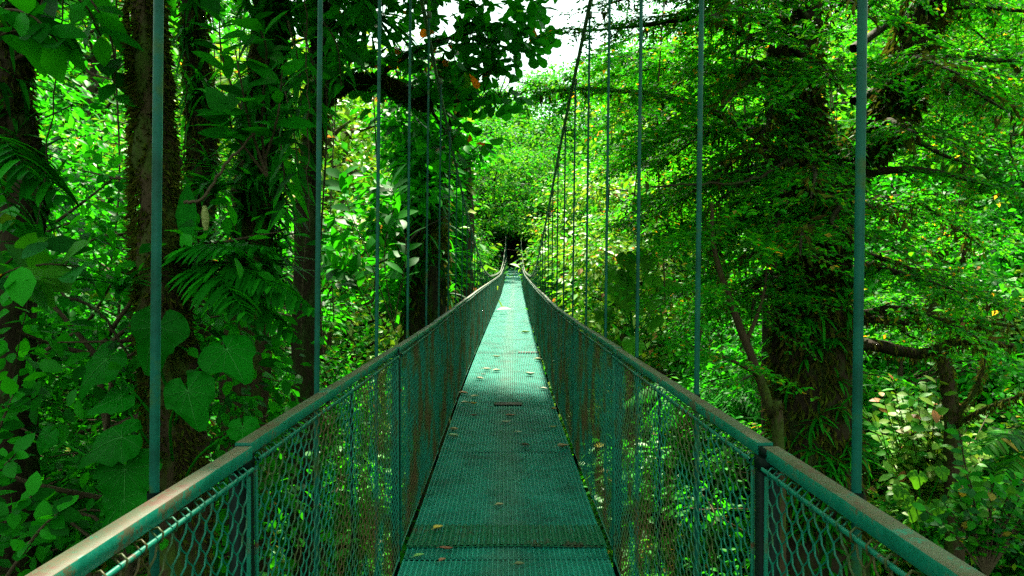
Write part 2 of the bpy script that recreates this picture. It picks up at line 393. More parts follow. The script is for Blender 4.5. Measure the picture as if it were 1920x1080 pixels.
sp = obj('splice_plate', [(v+np.array([float(mid_x(4.1)), 4.07, float(deck_z(4.2))+0.010]), f) for v, f in deck_parts(0.37, 9, 0.022, 0.040, 0.60, 0.0088, 0.0125)], M['deck2'], bridge)
sp['label'] = 'duller green grating plate laid across the walkway'
p = on_deck(953, 758)
pa = bevel_box((0, 0, 0), (0.34, 0.17, 0.006), 0.002)
pa = [(v+p+np.array([0, 0, 0.008]), f) for v, f in pa]
q = obj('repair_patch', pa, M['rust'], bridge); q['label'] = 'rusty patch plate in the middle of the walkway'
p = on_deck(992, 661)
pp = []
for i in range(9): pp.append(box(p+np.array([-.19+i*.047, 0, .006]), (.03, .24, .006)))
q = obj('repair_patch', pp, M['rust'], bridge); q['label'] = 'striped rusty patch at the right walkway edge'

# ---- railing panels (side = +1 right); built along local +y, z up from the deck, scaled to the local rail height
H = 1.2; PLEN = PL
def wire_parts(L, H):
    s = 0.0275; v = 0.031; nseg = int((H-0.06-0.03)/v); out = []
    for i in range(int((L-0.06)/s)-0):
        y0 = 0.035+i*s
        k = np.arange(nseg+1); yy = y0+s*((k+i) % 2)+ 0.0012*rng.normal(size=nseg+1); zz = H-0.052-k*v+0.0015*rng.normal(size=nseg+1)
        xx = np.zeros(nseg+1)
        # belly of each spiral turn
        ym = (yy[:-1]+yy[1:])/2; zm = (zz[:-1]+zz[1:])/2-0.001; xm = np.where((k[:-1]+i) % 2 == 0, 0.004, -0.004)
        P = np.empty((2*nseg+1, 3)); P[0::2] = np.stack([xx, yy, zz], 1); P[1::2] = np.stack([xm, ym, zm], 1)
        P[:, 0] += 0.006*np.sin(P[:, 1]*3.1+1)*np.sin((H-P[:, 2])*2.6)
        if i % 2 == 0:
            top = P[0]
            hook = top+np.array([[-0.002, .002, 0.001], [0.008, 0.004, 0.010], [0.013, 0.002, 0.018], [-0.002, -0.002, 0.024], [-0.012, -0.004, 0.016], [-0.009, -0.002, 0.002], [0.002, .002, -0.004]])[::-1]
            P = np.vstack([hook, P])
        out.append(tube(P+np.array([-0.027, 0, 0]), 0.0022, 4))
    return out
rail_mesh = make_mesh('top_rail', bevel_box((0, PLEN/2+.004, H-0.0145), (0.039, PLEN-.018, 0.029), 0.0012), M['rail'])
frame_parts = [tube(np.array([[-0.029, 0.03, H-0.045], [-0.029, PLEN-0.03, H-0.045]]), 0.005, 8),
               tube(np.array([[-0.024, 0.03, 0.05], [-0.024, PLEN-0.03, 0.05]]), 0.005, 6),
               tube(np.array([[-0.022, 0.036, 0.03], [-0.022, 0.036, H-0.06]]), 0.005, 6),
               tube(np.array([[-0.022, PLEN-0.036, 0.03], [-0.022, PLEN-0.036, H-0.06]]), 0.005, 6),
               ]
frame_mesh = make_mesh('railing_panel', frame_parts, M['paint'])
wire_mesh = make_mesh('wire_mesh', wire_parts(PLEN, H), M['wire'])
bar_mesh = make_mesh('stiffener', [box((-0.008, PLEN*0.5, H/2), (0.006, 0.026, H-0.1))], M['post'])
post_parts = [box((0, -0.001, H/2-0.11), (0.042, 0.046, H+0.09)), box((0, 0.0, H-0.045), (0.044, 0.054, 0.03)), box((0, 0, H-0.017), (0.033, 0.05, 0.02))]
post_mesh = make_mesh('post', post_parts, M['post'])
for side in (1, -1):
    for k in range(NP):
        y0, y1 = joints[k], joints[k+1]
        o = bpy.data.objects.new('railing_panel', frame_mesh); COL.objects.link(o); o.parent = bridge
        z0, z1 = float(deck_z(y0)), float(deck_z(y1)); x0, x1 = float(mid_x(y0)), float(mid_x(y1))
        h0, h1 = float(rail_h(y0)), float(rail_h(y1))
        o.location = (x0+side*0.636, y0, z0)
        o.rotation_euler = (math.atan2(z1+h1-z0-h0, PL), 0.004*math.sin(k*2.3), -math.atan2(x1-x0, PL))
        o.scale = (side, 1, (h0+h1)/2/H)
        for nm, me in (('top_rail', rail_mesh), ('wire_mesh', wire_mesh), ('post', post_mesh), ('stiffener', bar_mesh)):
            c = bpy.data.objects.new(nm, me); COL.objects.link(c); c.parent = o

# ---- main cables and hangers
ys = np.concatenate([np.linspace(-7, 20, 50), np.linspace(21, 69, 50)])
for side in (1, -1):
    P = np.stack([mid_x(ys)+side*cable_dx(ys), ys, cable_z(ys)], 1)
    P2 = P.copy(); P2[:, 2] += 0.028; P2[:, 0] += 0.010*side
    obj('main_cable', [tube(P, 0.017, 8), tube(P2, 0.014, 8)], M['cable'], bridge)
hy = [1.33+1.128*k for k in range(-3, 30)]+[36+2.26*k for k in range(14)]
for k, y in enumerate(hy):
    for side in (1, -1):
        top = float(cable_z(y)); bot = float(deck_z(y))-0.08
        railtop = bot+.08+float(rail_h(y))
        top = max(top, railtop+0.03)
        xb = float(mid_x(y))+side*0.684; xt = float(mid_x(y))+side*float(cable_dx(y))
        lean = 0.011 if y < 16 else 0.006
        xt = xb+(xt-xb)*0.25+lean*max(0, top-railtop)
        n = 5
        P = np.array([[xb, y, bot], [xb, y, railtop]]+[[xb+(xt-xb)*t, y, railtop+(top-railtop)*t] for t in (0.33, 0.66, 1.0)])
        h = obj('hanger_rod', [tube(P, 0.0092, 10)], M['rod'], bridge, smooth=True)
        if y < 20: obj('rod_bracket', [box((xb-side*.022, y, railtop-.055), (.048, .022, .022)), tube(np.array([[xb, y, railtop-.078], [xb, y, railtop-.034]]), .0135, 8)], M['post'], h)
        if y < 36:
            cl = [box((xt+side*0.0, y, top), (0.035, 0.05, 0.05)), tube(np.array([[xt-.02, y-.015, top+.012], [xt+side*.075, y-.015, top+.014]]), 0.005, 6),
                  tube(np.array([[xt-.02, y+.015, top-.012], [xt+side*.06, y+.015, top-.012]]), 0.005, 6)]
            obj('cable_clamp', cl, M['cable'], h)
# far towers
for side in (1, -1):
    x = .16+side*.74; zb = float(deck_z(69))
    t = obj('tower_post', [tube(np.array([[x, 69, zb-3], [x, 69, zb+4.6]]), 0.09, 10), box((x, 69, zb+4.65), (.3, .3, .08))], M['paint'], bridge)
obj('tower_beam', [tube(np.array([[.16-.74, 69, zb+4.3], [.16+.74, 69, zb+4.3]]), 0.06, 8)], M['rod'], bridge)

# ---- fallen leaves lying on the deck
FALLEN = [  # px, py, length m, heading, colour key, label
 (937, 951, .062, 0.3, (.30, .24, .13), 'tan dry leaf lying mid walkway above the green plate'),
 (822, 995, .075, 0.7, (.50, .33, .05), 'yellow curled leaf near the left edge of the green plate'),
 (837, 1035, .085, -.1, (.20, .06, .03), 'dark red narrow leaf just in front of the green plate'),
 (786, 1047, .070, 0.6, (.17, .34, .08), 'light green fallen leaf at the lower left of the walkway'),
 (830, 1056, .055, 0.9, (.26, .10, .05), 'brown curled leaf nearest the camera beside the green one'),
 (974, 1064, .060, 0.1, (.12, .13, .05), 'olive leaf at the bottom middle of the walkway'),
 (868, 740, .14, -.05, (.33, .17, .09), 'long brown leaf against the left edge beside the rusty patch'),
 (891, 746, .11, 0.6, (.60, .50, .30), 'largest cream leaf left of the rusty patch'),
 (872, 758, .10, 0.1, (.46, .40, .27), 'pale grey leaf left of the orange one by the rusty patch'),
 (888, 760, .10, -.1, (.42, .25, .05), 'orange flat leaf left of the rusty patch'),
 (889, 782, .075, 0.4, (.15, .05, .03), 'small dark brown leaf left of centre below the rusty patch'),
 (957, 782, .13, 0.0, (.30, .13, .08), 'narrow brown leaf just below the rusty patch'),
 (950, 795, .11, 0.4, (.48, .45, .33), 'pale twisted leaf in the centre below the rusty patch'),
 (971, 813, .09, -.1, (.46, .44, .32), 'slim pale leaf in the worn middle strip'),
 (985, 838, .09, -.3, (.07, .05, .03), 'blackish leaf right of centre on the plate seam'),
 (1056, 841, .12, 0.3, (.36, .22, .12), 'tan leaf by the right edge on the plate seam'),
 (1038, 804, .08, 0.2, (.40, .36, .13), 'yellowish leaf near the right edge'),
 (1038, 769, .08, -.4, (.42, .25, .06), 'small orange leaf by the right fence foot'),
 (851, 809, .09, -.2, (.40, .28, .15), 'tan leaf by the left edge of the walkway'),
 (850, 822, .11, -.1, (.30, .36, .22), 'thin pale green leaf by the left edge'),
 (899, 712, .13, -.3, (.46, .40, .27), 'cream leaf left of the worn strip above the rusty patch'),
 (914, 695, .15, 0.2, (.50, .44, .30), 'pale leaf on the brightening part of the walkway left side'),
 (932, 697, .14, 0.2, (.46, .42, .26), 'pale leaf next to another on the bright walkway'),
 (1019, 731, .12, -.4, (.60, .58, .45), 'whitish leaf at the right of the walkway'),
 (994, 705, .16, -.2, (.48, .46, .36), 'thin pale leaf right of centre on the bright walkway'),
 (1011, 677, .18, 0.0, (.55, .45, .28), 'cream leaf under the striped rusty patch'),
 (931, 671, .16, -.1, (.50, .36, .20), 'tan leaf on the sunlit walkway left of the striped patch'),
 (906, 704, .10, -.3, (.20, .09, .05), 'small brown leaf at the left on the bright walkway'),
 (986, 625, .22, 0.0, (.26, .38, .03), 'yellow green leaf lying far along the sunlit walkway'),
 (1049, 600, .01, 0, None, None),
]
def fallen_mat(c):
    m = bpy.data.materials.new('fallen_leaf'); m.use_nodes = True
    b = m.node_tree.nodes['Principled BSDF']; b.inputs['Base Color'].default_value = c+(1,); b.inputs['Roughness'].default_value = .6
    return m
for i, (px, py, L, hd, c, lab) in enumerate(FALLEN):
    if c is None: continue
    r = np.random.default_rng(100+i)
    p = on_deck(px, py); p[2] += 0.012
    n = 9; t = np.linspace(0, 1, n); wd = np.sin(np.pi*t**0.85)**0.8*0.26*L*(0.7+.6*r.random())
    curl = (0.5+r.random())*0.5; z = L*0.35*curl*(2*(t-.5))**2*(0.6+0.5*r.random())
    rows = []
    for s in (-1, -.5, 0, .5, 1):
        rows.append(np.stack([(t-.5)*L, s*wd+0.08*L*np.sin(t*3), z+abs(s)**1.5*wd*(0.5+.5*curl)], 1))
    V = np.stack(rows, 1); idx = np.arange(n*5).reshape(n, 5)
    F = np.concatenate([np.stack([idx[:-1, k], idx[1:, k], idx[1:, k+1], idx[:-1, k+1]], -1) for k in range(4)])
    ca, sa = math.cos(hd), math.sin(hd)
    V = V.reshape(-1, 3)@np.array([[ca, sa, 0], [-sa, ca, 0], [0, 0, 1]])
    stalk = tube(np.array([[-.5*L, 0, z[0]], [-.72*L, .02*L, z[0]*.6]])@np.array([[ca, sa, 0], [-sa, ca, 0], [0, 0, 1]]), 0.0012, 4)
    o = obj('fallen_leaf', [(V+p, F), (stalk[0]+p, stalk[1])], fallen_mat(c), loc=p, smooth=True)
    tag(o, lab, 'leaf', 'fallen leaves on the walkway')

# ------------------------------------------------------------------ terrain
def ground(x, y):
    x = np.asarray(x, float); y = np.asarray(y, float)
    b = np.interp(y, [-12, -5, 0, 6, 20, 40, 58, 68, 74, 90, 130, 220], [0.3, -1.0, -4.0, -6.0, -7.5, -6.0, -2.0, 2.9, 4.5, 9, 22, 48])
    a = np.maximum(0, np.abs(x)-np.where(x > 0, 1.6, 2.2))
    s = np.where(x > 0, 0.62, 0.60)*a
    s = np.where(a > 26, s[()] if np.ndim(s) == 0 else 0.61*26+0.25*(a-26), s)
    lump = 0.35*np.sin(x*.9+1.3)*np.sin(y*.7+.4)+0.2*np.sin(x*2.1+y*1.7)+.5*np.sin(x*.23+2)*np.sin(y*.19)
    return b+s*np.interp(y, [-12, 0, 66, 90], [0.6, 1, 0.75, 0.4])+lump
gx = np.concatenate([np.linspace(-160, -36, 32), np.linspace(-35, 35, 121), np.linspace(36, 160, 32)])
gy = np.concatenate([np.linspace(-30, -6, 13), np.linspace(-5, 90, 140), np.linspace(92, 260, 45)])
X, Y = np.meshgrid(gx, gy, indexing='ij'); Z = ground(X, Y)
V = np.stack([X, Y, Z], -1).reshape(-1, 3); idx = np.arange(len(V)).reshape(X.shape)
F = np.stack([idx[:-1, :-1], idx[1:, :-1], idx[1:, 1:], idx[:-1, 1:]], -1).reshape(-1, 4)
g = obj('ground', [(V, F)], M['soil'], smooth=True); tag(g, kind='structure')

# ------------------------------------------------------------------ undergrowth: leaf carpet over the slopes (nobody could count it)
def carpet(n, seed, side, ymin, ymax, xmax, k):
    r = np.random.default_rng(seed)
    y = ymin*(ymax/ymin)**(r.random(n))
    x = side*(1.0+(np.minimum(xmax, .86*y+3.5))*r.random(n)**0.9)
    # clumps: leaf height over a bumpy cushion field
    bump = 0.5+0.5*np.sin(x*1.9+np.sin(y*1.3)*1.5)*np.sin(y*1.6+np.sin(x*1.1)*1.7)
    bump2 = 0.5+0.5*np.sin(x*.7+1+np.sin(y*.5)*2)*np.sin(y*.6+np.sin(x*.4)*2)
    top = 0.15+0.75*bump+1.3*bump2**1.5
    hgt = top*(1-0.6*r.random(n)**2)
    z = ground(x, y)+hgt
    D = norm(np.stack([r.normal(size=n)-side*.5, r.normal(size=n)-.4, 0.25*r.normal(size=n)-.1], 1))
    N = norm(np.stack([-side*.35+.45*r.normal(size=n), -.25+.45*r.normal(size=n), np.full(n, .85)], 1))
    s = (0.05+0.0065*y)*k*(.6+.8*r.random(n))
    return leaves(np.stack([x, y, z], 1), D, N, s, s*.27, 'rhomb', .25, .15)
u = obj('undergrowth', [carpet(150000, 1, -1, 3.5, 90, 40, 1.25)], M['hill']); tag(u, kind='stuff')
u = obj('undergrowth', [carpet(170000, 2, 1, 3.5, 90, 40, 1.25)], M['hill']); tag(u, kind='stuff')

# far forest closing the view behind the bridge's end: one mass
def far_mass(n, seed):
    r = np.random.default_rng(seed); out = []
    k = 1300
    cy = 73+70*r.random(k)**1.3; cx = (r.random(k)*2-1)*(18+cy*.75)
    keep = ~((np.abs(cx) < 2.2) & (cy < 76.5)); cx = cx[keep]; cy = cy[keep]
    cz = ground(cx, cy)+1.0+(14+6*r.random(len(cx)))*r.random(len(cx))**.7
    C = np.stack([cx, cy, cz], 1); rad = np.stack([2.2+1.6*r.random(len(C))]*2+[1.6+1.5*r.random(len(C))], 1)
    return cloud(C, rad, n, .50, .15, 'rhomb', .9, r, hollow=.9)
u = obj('distant_forest', [far_mass(260, 5)], M['far']); tag(u, kind='stuff')

# ------------------------------------------------------------------ tree templates
def branchy(base, tips, r0, r1=0.012, sides=5, sag=0.12, r=rng, n=7):
    out = []
    for t in tips:
        m = (base+t)/2+np.array([0, 0, 1])*np.linalg.norm(t-base)*(-sag)+r.normal(size=3)*.08*np.linalg.norm(t-base)
        P = smooth_path([base, m, t], n)
        out.append(tube(P, np.linspace(r0, r1, n), sides))
    return out

def tree_template(name, seed, h, crown_r, nclus, per, L, W, shape, leafmat, barkmat, trunk_r, flat=.45, low=.35, label=None, cat='tree', group=None, crowns=1.0, up=.8, hollow=.55, clus=(.55, .35), drop=4.0):
    """tree standing at the origin: tapered trunk with limbs, crown of leaf clusters"""
    r = np.random.default_rng(seed)
    t = empty(name, (0, 0, 0), label, cat, group)
    bend = r.normal(size=2)*h*.06
    P = smooth_path([np.array([0, 0, -drop]), np.array([0, 0, 0]), np.array([bend[0], bend[1], h*.5]), np.array([bend[0]*1.6, bend[1]*.5, h*.97])], 16)
    parts = [tube(P, np.interp(np.linspace(0, 1, 16), [0, .25, 1], [trunk_r*1.3, trunk_r, trunk_r*.25]), 9, .12)]
    C = []
    for i in range(nclus):
        f = low+(1-low)*r.random()**.8
        a = r.random()*6.283; rr = crown_r*(0.25+.75*r.random()**.6)*(1.0-0.55*max(0, f-.6)/.4)
        C.append([bend[0]*1.3*f+math.cos(a)*rr, bend[1]*f+math.sin(a)*rr, h*f+r.normal()*.1*h])
    C = np.array(C)
    for c in C:
        j = np.argmin(np.abs(P[:, 2]-(c[2]-.35*np.hypot(c[0], c[1]))))
        j = max(j, 5)
        parts += branchy(P[j], [c], trunk_r*.28, .008, 5, -.02, r)
    for c in C[::2]:
        parts += branchy(c, c+r.normal(size=(3, 3))*np.array([.5, .5, .2])*clus[0]*crown_r*.6, .012, .004, 4, .0, r, 4)
    obj('trunk', parts, barkmat, t)
    rad = np.stack([crown_r*clus[0]*(.5+.6*r.random(nclus))]*2+[crown_r*clus[1]*(.45+.6*r.random(nclus))], 1)
    obj('crown', [cloud(C, rad, per, L, W, shape, up, r, hollow=hollow)], leafmat, t)
    return t

def place(t, spots, first=True):
    for i, (x, y, z, rz, s) in enumerate(spots):
        o = t if i == 0 else copy_tree(t)
        o.location = (x, y, z); o.rotation_euler = (0, 0, rz); o.scale = (s, s, s)

def scatter(seed, n, xr, yr, smin, smax, mind=1.5, dz=0.0, clear=2.6):
    r = np.random.default_rng(seed); out = []; tries = 0
    while len(out) < n and tries < 6000:
        tries += 1
        y = yr[0]*(yr[1]/yr[0])**r.random(); x = xr[0]+(xr[1]-xr[0])*r.random()
        if abs(x) > .80*y+3: continue
        s = smin+(smax-smin)*r.random()
        if abs(x) < clear*s*.8+.8: continue
        if any((x-a[0])**2+(y-a[1])**2 < (mind*(.5+y/30))**2 for a in out): continue
        out.append((x, y, float(ground(x, y))+dz, r.random()*6.28, s))
    return out

# ------------------------------------------------------------------ repeated background trees and shrubs (each one a thing)
kinds = [
 # key, name, h, crown, nclus, per, L, W, shape, leaf, bark, r
 dict(name='slope_tree', h=7.5, crown_r=2.6, nclus=34, per=110, L=.20, W=.055, shape='rhomb', leafmat=M['far'], barkmat=M['bark'], trunk_r=.16, low=.3),
 dict(name='slope_tree', h=9.5, crown_r=3.0, nclus=40, per=120, L=.22, W=.07, shape='rhomb', leafmat=M['hill'], barkmat=M['dark_bark'], trunk_r=.2, low=.35),
 dict(name='understory_tree', h=5.5, crown_r=1.7, nclus=36, per=95, L=.115, W=.032, shape='ell', leafmat=M['broad'], barkmat=M['twig'], trunk_r=.07, low=.2),
 dict(name='bush', h=1.7, crown_r=1.1, nclus=26, per=75, L=.13, W=.038, shape='rhomb', leafmat=M['hill'], barkmat=M['twig'], trunk_r=.04, low=.15, drop=.6),
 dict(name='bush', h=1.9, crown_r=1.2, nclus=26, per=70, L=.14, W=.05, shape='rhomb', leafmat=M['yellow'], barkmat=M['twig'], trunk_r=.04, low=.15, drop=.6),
]
kinds.append(dict(name='glossy_shrub', h=2.6, crown_r=1.3, nclus=30, per=34, L=.23, W=.062, shape='ell', leafmat=M['glossy'], barkmat=M['twig'], trunk_r=.05, low=.12, drop=1.0))
kinds.append(dict(name='slope_tree', h=8.0, crown_r=2.8, nclus=36, per=110, L=.21, W=.06, shape='rhomb', leafmat=M['yellow'], barkmat=M['bark'], trunk_r=.18, low=.3))  # sun glow on the slope put into a yellower leaf colour
def kind(i, seed, label, group, cat):
    d = dict(kinds[i]); return tree_template(d.pop('name'), seed, label=label, group=group, cat=cat, **d)

place(kind(0, 11, 'leafy tree growing on the wooded slope right of the bridge', 'trees on the right slope', 'tree'), scatter(21, 28, (2.5, 40), (15, 66), .8, 1.6, 2.2, clear=3.8))
place(kind(1, 12, 'taller dense tree on the wooded slope right of the bridge', 'tall trees on the right slope', 'tree'), scatter(22, 18, (4, 44), (20, 66), .9, 1.7, 2.6))
place(kind(0, 13, 'leafy tree growing on the wooded slope left of the bridge', 'trees on the left slope', 'tree'), scatter(23, 26, (-40, -3.0), (22, 66), .9, 1.6, 2.4, clear=4.2))
place(kind(1, 14, 'taller dense tree on the wooded slope left of the bridge', 'tall trees on the left slope', 'tree'), scatter(24, 18, (-44, -7), (26, 66), .9, 1.6, 2.6, clear=4.2))
place(kind(2, 15, 'slender understory tree in the dim gully left of the bridge', 'understory trees on the left', 'tree'), scatter(25, 18, (-12, -2.6), (5.5, 17), .8, 1.45, 1.6))
place(kind(2, 16, 'slender understory tree on the bank right of the bridge', 'understory trees on the right', 'tree'), scatter(26, 14, (2.8, 13), (12.5, 22), .7, 1.2, 1.8))
place(kind(3, 17, 'green leafy bush on the bank right of the bridge', 'green bushes on the right bank', 'bush'), scatter(27, 34, (2, 16), (9.8, 32), .6, 1.3, 1.2))
place(kind(3, 18, 'green leafy bush on the bank left of the bridge', 'green bushes on the left bank', 'bush'), scatter(28, 30, (-16, -2), (4.5, 30), .6, 1.3, 1.2))
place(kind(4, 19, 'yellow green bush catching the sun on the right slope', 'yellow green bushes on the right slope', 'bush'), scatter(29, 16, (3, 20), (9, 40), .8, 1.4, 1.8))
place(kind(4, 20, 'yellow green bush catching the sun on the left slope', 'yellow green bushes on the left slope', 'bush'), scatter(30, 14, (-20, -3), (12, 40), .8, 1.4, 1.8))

place(kind(5, 41, 'glossy broad leaved shrub on the slope right of the railing', 'glossy shrubs on the right', 'shrub'), scatter(41, 26, (2.2, 16), (14, 34), .8, 1.5, 1.3))
place(kind(5, 42, 'glossy broad leaved shrub on the slope left of the railing', 'glossy shrubs on the left', 'shrub'), scatter(42, 22, (-16, -2.2), (8, 34), .8, 1.5, 1.3))
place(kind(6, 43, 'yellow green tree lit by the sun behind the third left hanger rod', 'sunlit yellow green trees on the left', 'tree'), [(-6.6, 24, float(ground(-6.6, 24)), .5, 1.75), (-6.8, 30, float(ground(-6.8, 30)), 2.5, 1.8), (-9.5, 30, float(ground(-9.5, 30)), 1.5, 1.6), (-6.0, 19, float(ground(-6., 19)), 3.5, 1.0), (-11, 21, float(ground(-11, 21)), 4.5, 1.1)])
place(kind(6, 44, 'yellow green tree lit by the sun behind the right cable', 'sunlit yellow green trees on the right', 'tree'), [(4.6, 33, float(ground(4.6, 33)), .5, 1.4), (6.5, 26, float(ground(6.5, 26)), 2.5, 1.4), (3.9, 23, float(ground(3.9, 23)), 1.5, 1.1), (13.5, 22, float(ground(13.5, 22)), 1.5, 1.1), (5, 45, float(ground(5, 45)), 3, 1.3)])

def tree_fern(seed, label, group):
    r = np.random.default_rng(seed); t = empty('tree_fern', (0, 0, 0), label, 'tree fern', group)
    P = smooth_path([np.array([0, 0, -1.5]), np.array([.05, 0, .8]), np.array([.15, .05, 2.2])], 12)
    obj('trunk', [tube(P, np.linspace(.11, .07, 12), 9, .2)], M['dark_bark'], t)
    for k in range(13):
        a = k*2.4; ln = 1.3+.4*r.random(); e = P[-1]+np.array([math.cos(a)*ln, math.sin(a)*ln, .15-.55*r.random()])
        n = 30; Q = smooth_path([P[-1], (P[-1]+e)/2+np.array([0, 0, .42]), e], n); T = norm(np.gradient(Q, axis=0)); lat = norm(np.cross(T, [0, 0, 1.]))
        pl = .36*np.sin(np.pi*(.08+.9*np.linspace(0, 1, n)))**.7; parts = [tube(Q, np.linspace(.012, .003, n), 4)]
        for sg in (1, -1): parts.append(leaves(Q, T*.5+sg*lat+np.array([0, 0, -.25]), np.array([0, 0, 1.])+r.normal(size=(n, 3))*.15, pl, .028, 'lance', .2, .3))
        obj('frond', parts, M['strap'], t)
    return t
place(tree_fern(51, 'tree fern with a rosette of arching fronds left of the bridge', 'tree ferns on the left'), scatter(51, 9, (-11, -2.6), (7, 26), .9, 1.6, 2.0, 1.0))
place(tree_fern(52, 'tree fern with a rosette of arching fronds right of the bridge', 'tree ferns on the right'), scatter(52, 8, (3.8, 13), (15, 30), .9, 1.5, 2.0, .8))

# ------------------------------------------------------------------ the big forked tree on the right with flat tiers of tiny leaves
def tiers(limbs, seed, twig_sp=.05, twig_len=.85, leaf_sp=.030, L=.046, W=.0135, droop=.25):
    """limbs: list of (n,3) paths; flat sprays of two-ranked leaves on side twigs"""
    r = np.random.default_rng(seed); wood = []; LP = []; LD = []; LN = []
    for P in limbs:
        seg = np.linalg.norm(np.diff(P, axis=0), axis=1); ln = seg.sum(); s = np.concatenate([[0], np.cumsum(seg)])/ln
        m = int(ln/twig_sp)
        for j in range(m):
            f = .22+.78*(j+r.random())/m
            p = np.array([np.interp(f, s, P[:, q]) for q in range(3)])
            q2 = np.array([np.interp(min(1, f+.05), s, P[:, q]) for q in range(3)])
            ax = norm(q2-p+1e-6); lat = norm(np.cross(ax, [0, 0, 1.0]))*(1 if j % 2 else -1)
            d = norm(ax*(.55+.3*r.normal())+lat*(.9)+np.array([0, 0, .10*r.normal()]))
            tl = twig_len*(.45+.75*r.random())*(1.05-.45*f)
            k = max(4, int(tl/leaf_sp)); t = (np.arange(k)+.5)/k
            tw = p+d*tl*t[:, None]+np.array([0, 0, -1])*(droop*tl*t**2)[:, None]+r.normal(size=(k, 3))*.012
            if j % 2 == 0: wood.append(tube(tw[::max(1, k//4)], .0028, 3))
            tl2 = norm(np.cross(d, [0, 0, 1.0]))
            for sgn in (1, -1):
                LP.append(tw); LD.append(d*.6+sgn*tl2*.8+r.normal(size=(k, 3))*.25+np.array([0, 0, -.12])); LN.append(np.array([0, 0, 1.0])+r.normal(size=(k, 3))*.33)
    LP = np.concatenate(LP); s = .6+.8*r.random(len(LP))
    return wood, leaves(LP, np.concatenate(LD), np.concatenate(LN), L*s, W*s, 'rhomb', .2, .2)

def strands(C, n, length, seed, r0=.0025):
    """hanging moss / rootlets from points C"""
    r = np.random.default_rng(seed); out = []
    for i in range(n):
        p = C[r.integers(len(C))]+r.normal(size=3)*.03; l = length*(.3+r.random())
        P = p+np.array([[0, 0, 0], [r.normal()*.04, r.normal()*.04, -.5], [r.normal()*.08, r.normal()*.08, -1]])*np.array([1, 1, l])
        out.append(tube(P, [r0, r0, r0*.4], 3))
    return out

def moss_on(P, rad, n, seed, L=.05, hang=.35):
    r = np.random.default_rng(seed); i = r.integers(0, len(P)-1, n); t = r.random((n, 1))
    c = P[i]+(P[i+1]-P[i])*t; rr = np.interp(i, np.arange(len(P)), np.broadcast_to(rad, len(P)))
    T = norm(P[i+1]-P[i]); q = rand_unit(n, r); q = norm(q-T*(q*T).sum(1, keepdims=True))
    p = c+q*rr[:, None]*(.93+.12*r.random((n, 1)))
    D = norm(q+.6*rand_unit(n, r)+np.array([0, 0, -hang*1.6])); s = .4+r.random(n)
    return leaves(p, D, rand_unit(n, r)+q*.4, L*s, L*.13*s, 'rhomb', .2, .25)

def epiphytes(P, rad, n, seed, L=.30, W=.016, per=9, shape='strap', cone=.9, bias=(0, -1, 0)):
    """tufts of strap leaves on a trunk"""
    r = np.random.default_rng(seed); i = r.integers(0, len(P)-1, n); t = r.random((n, 1))
    c = P[i]+(P[i+1]-P[i])*t; rr = np.interp(i, np.arange(len(P)), np.broadcast_to(rad, len(P)))
    q = rand_unit(n, r)*np.array([1, 1, .1])+np.array(bias)*.6; q = norm(q*np.array([1, 1, 0]))
    p = np.repeat(c+q*rr[:, None], per, 0); qq = np.repeat(q, per, 0); m = len(p)
    D = norm(qq*.8+cone*rand_unit(m, r)+np.array([0, 0, .35])); N = norm(np.array([0, 0, 1.0])+.3*qq+.2*rand_unit(m, r))
    s = .5+.8*r.random(m)
    return leaves(p, D, N, L*s, W*(.7+.6*r.random(m)), shape, .25, .35+.6*r.random(m))

r1 = np.random.default_rng(77)
BT = at(1530, 1500, 6.2); BT[2] = min(BT[2], float(ground(BT[0], BT[1]))-.2)
big = empty('forked_tree', BT, 'huge dark forked tree with flat tiers of tiny leaves right of the bridge', 'tree')
tp = smooth_path(np.vstack([[BT], pts((1525, 1100, 6.2), (1525, 900, 6.2), (1522, 650, 6.2), (1530, 480, 6.25), (1545, 330, 6.3))]), 30)
tr = np.interp(np.linspace(0, 1, 30), [0, .35, .7, .9, 1], [.54, .40, .28, .235, .26])
la = smooth_path(pts((1545, 345, 6.3), (1500, 230, 6.35), (1490, 120, 6.4), (1520, -60, 6.5), (1500, -400, 6.6), (1480, -900, 6.8)), 22)
lb = smooth_path(pts((1550, 345, 6.3), (1620, 275, 6.25), (1680, 200, 6.2), (1700, 110, 6.2), (1760, -80, 6.1), (1830, -500, 6.0)), 22)
obj('trunk', [tube(tp, tr, 16, .16)], M['dark_bark'], big, smooth=True)
obj('limb', [tube(la, np.linspace(.21, .08, 22), 12, .16)], M['dark_bark'], big, smooth=True)
obj('limb', [tube(lb, np.linspace(.15, .06, 22), 12, .16)], M['dark_bark'], big, smooth=True)
limbs = []
def limb(start, end, sag=-.04, wob=.05):
    a = np.array(start); b = np.array(end)
    if b[2] < 3.6 and b[0] < 1.5: b[0] = 1.5+.4*r1.random()
    m1 = a+(b-a)*.35+np.array([0, 0, .10*np.linalg.norm(b-a)])*1+r1.normal(size=3)*wob; m2 = a+(b-a)*.7+np.array([0, 0, .08*np.linalg.norm(b-a)])+r1.normal(size=3)*wob
    P = smooth_path([a, m1, m2, b], 14); limbs.append(P); return P
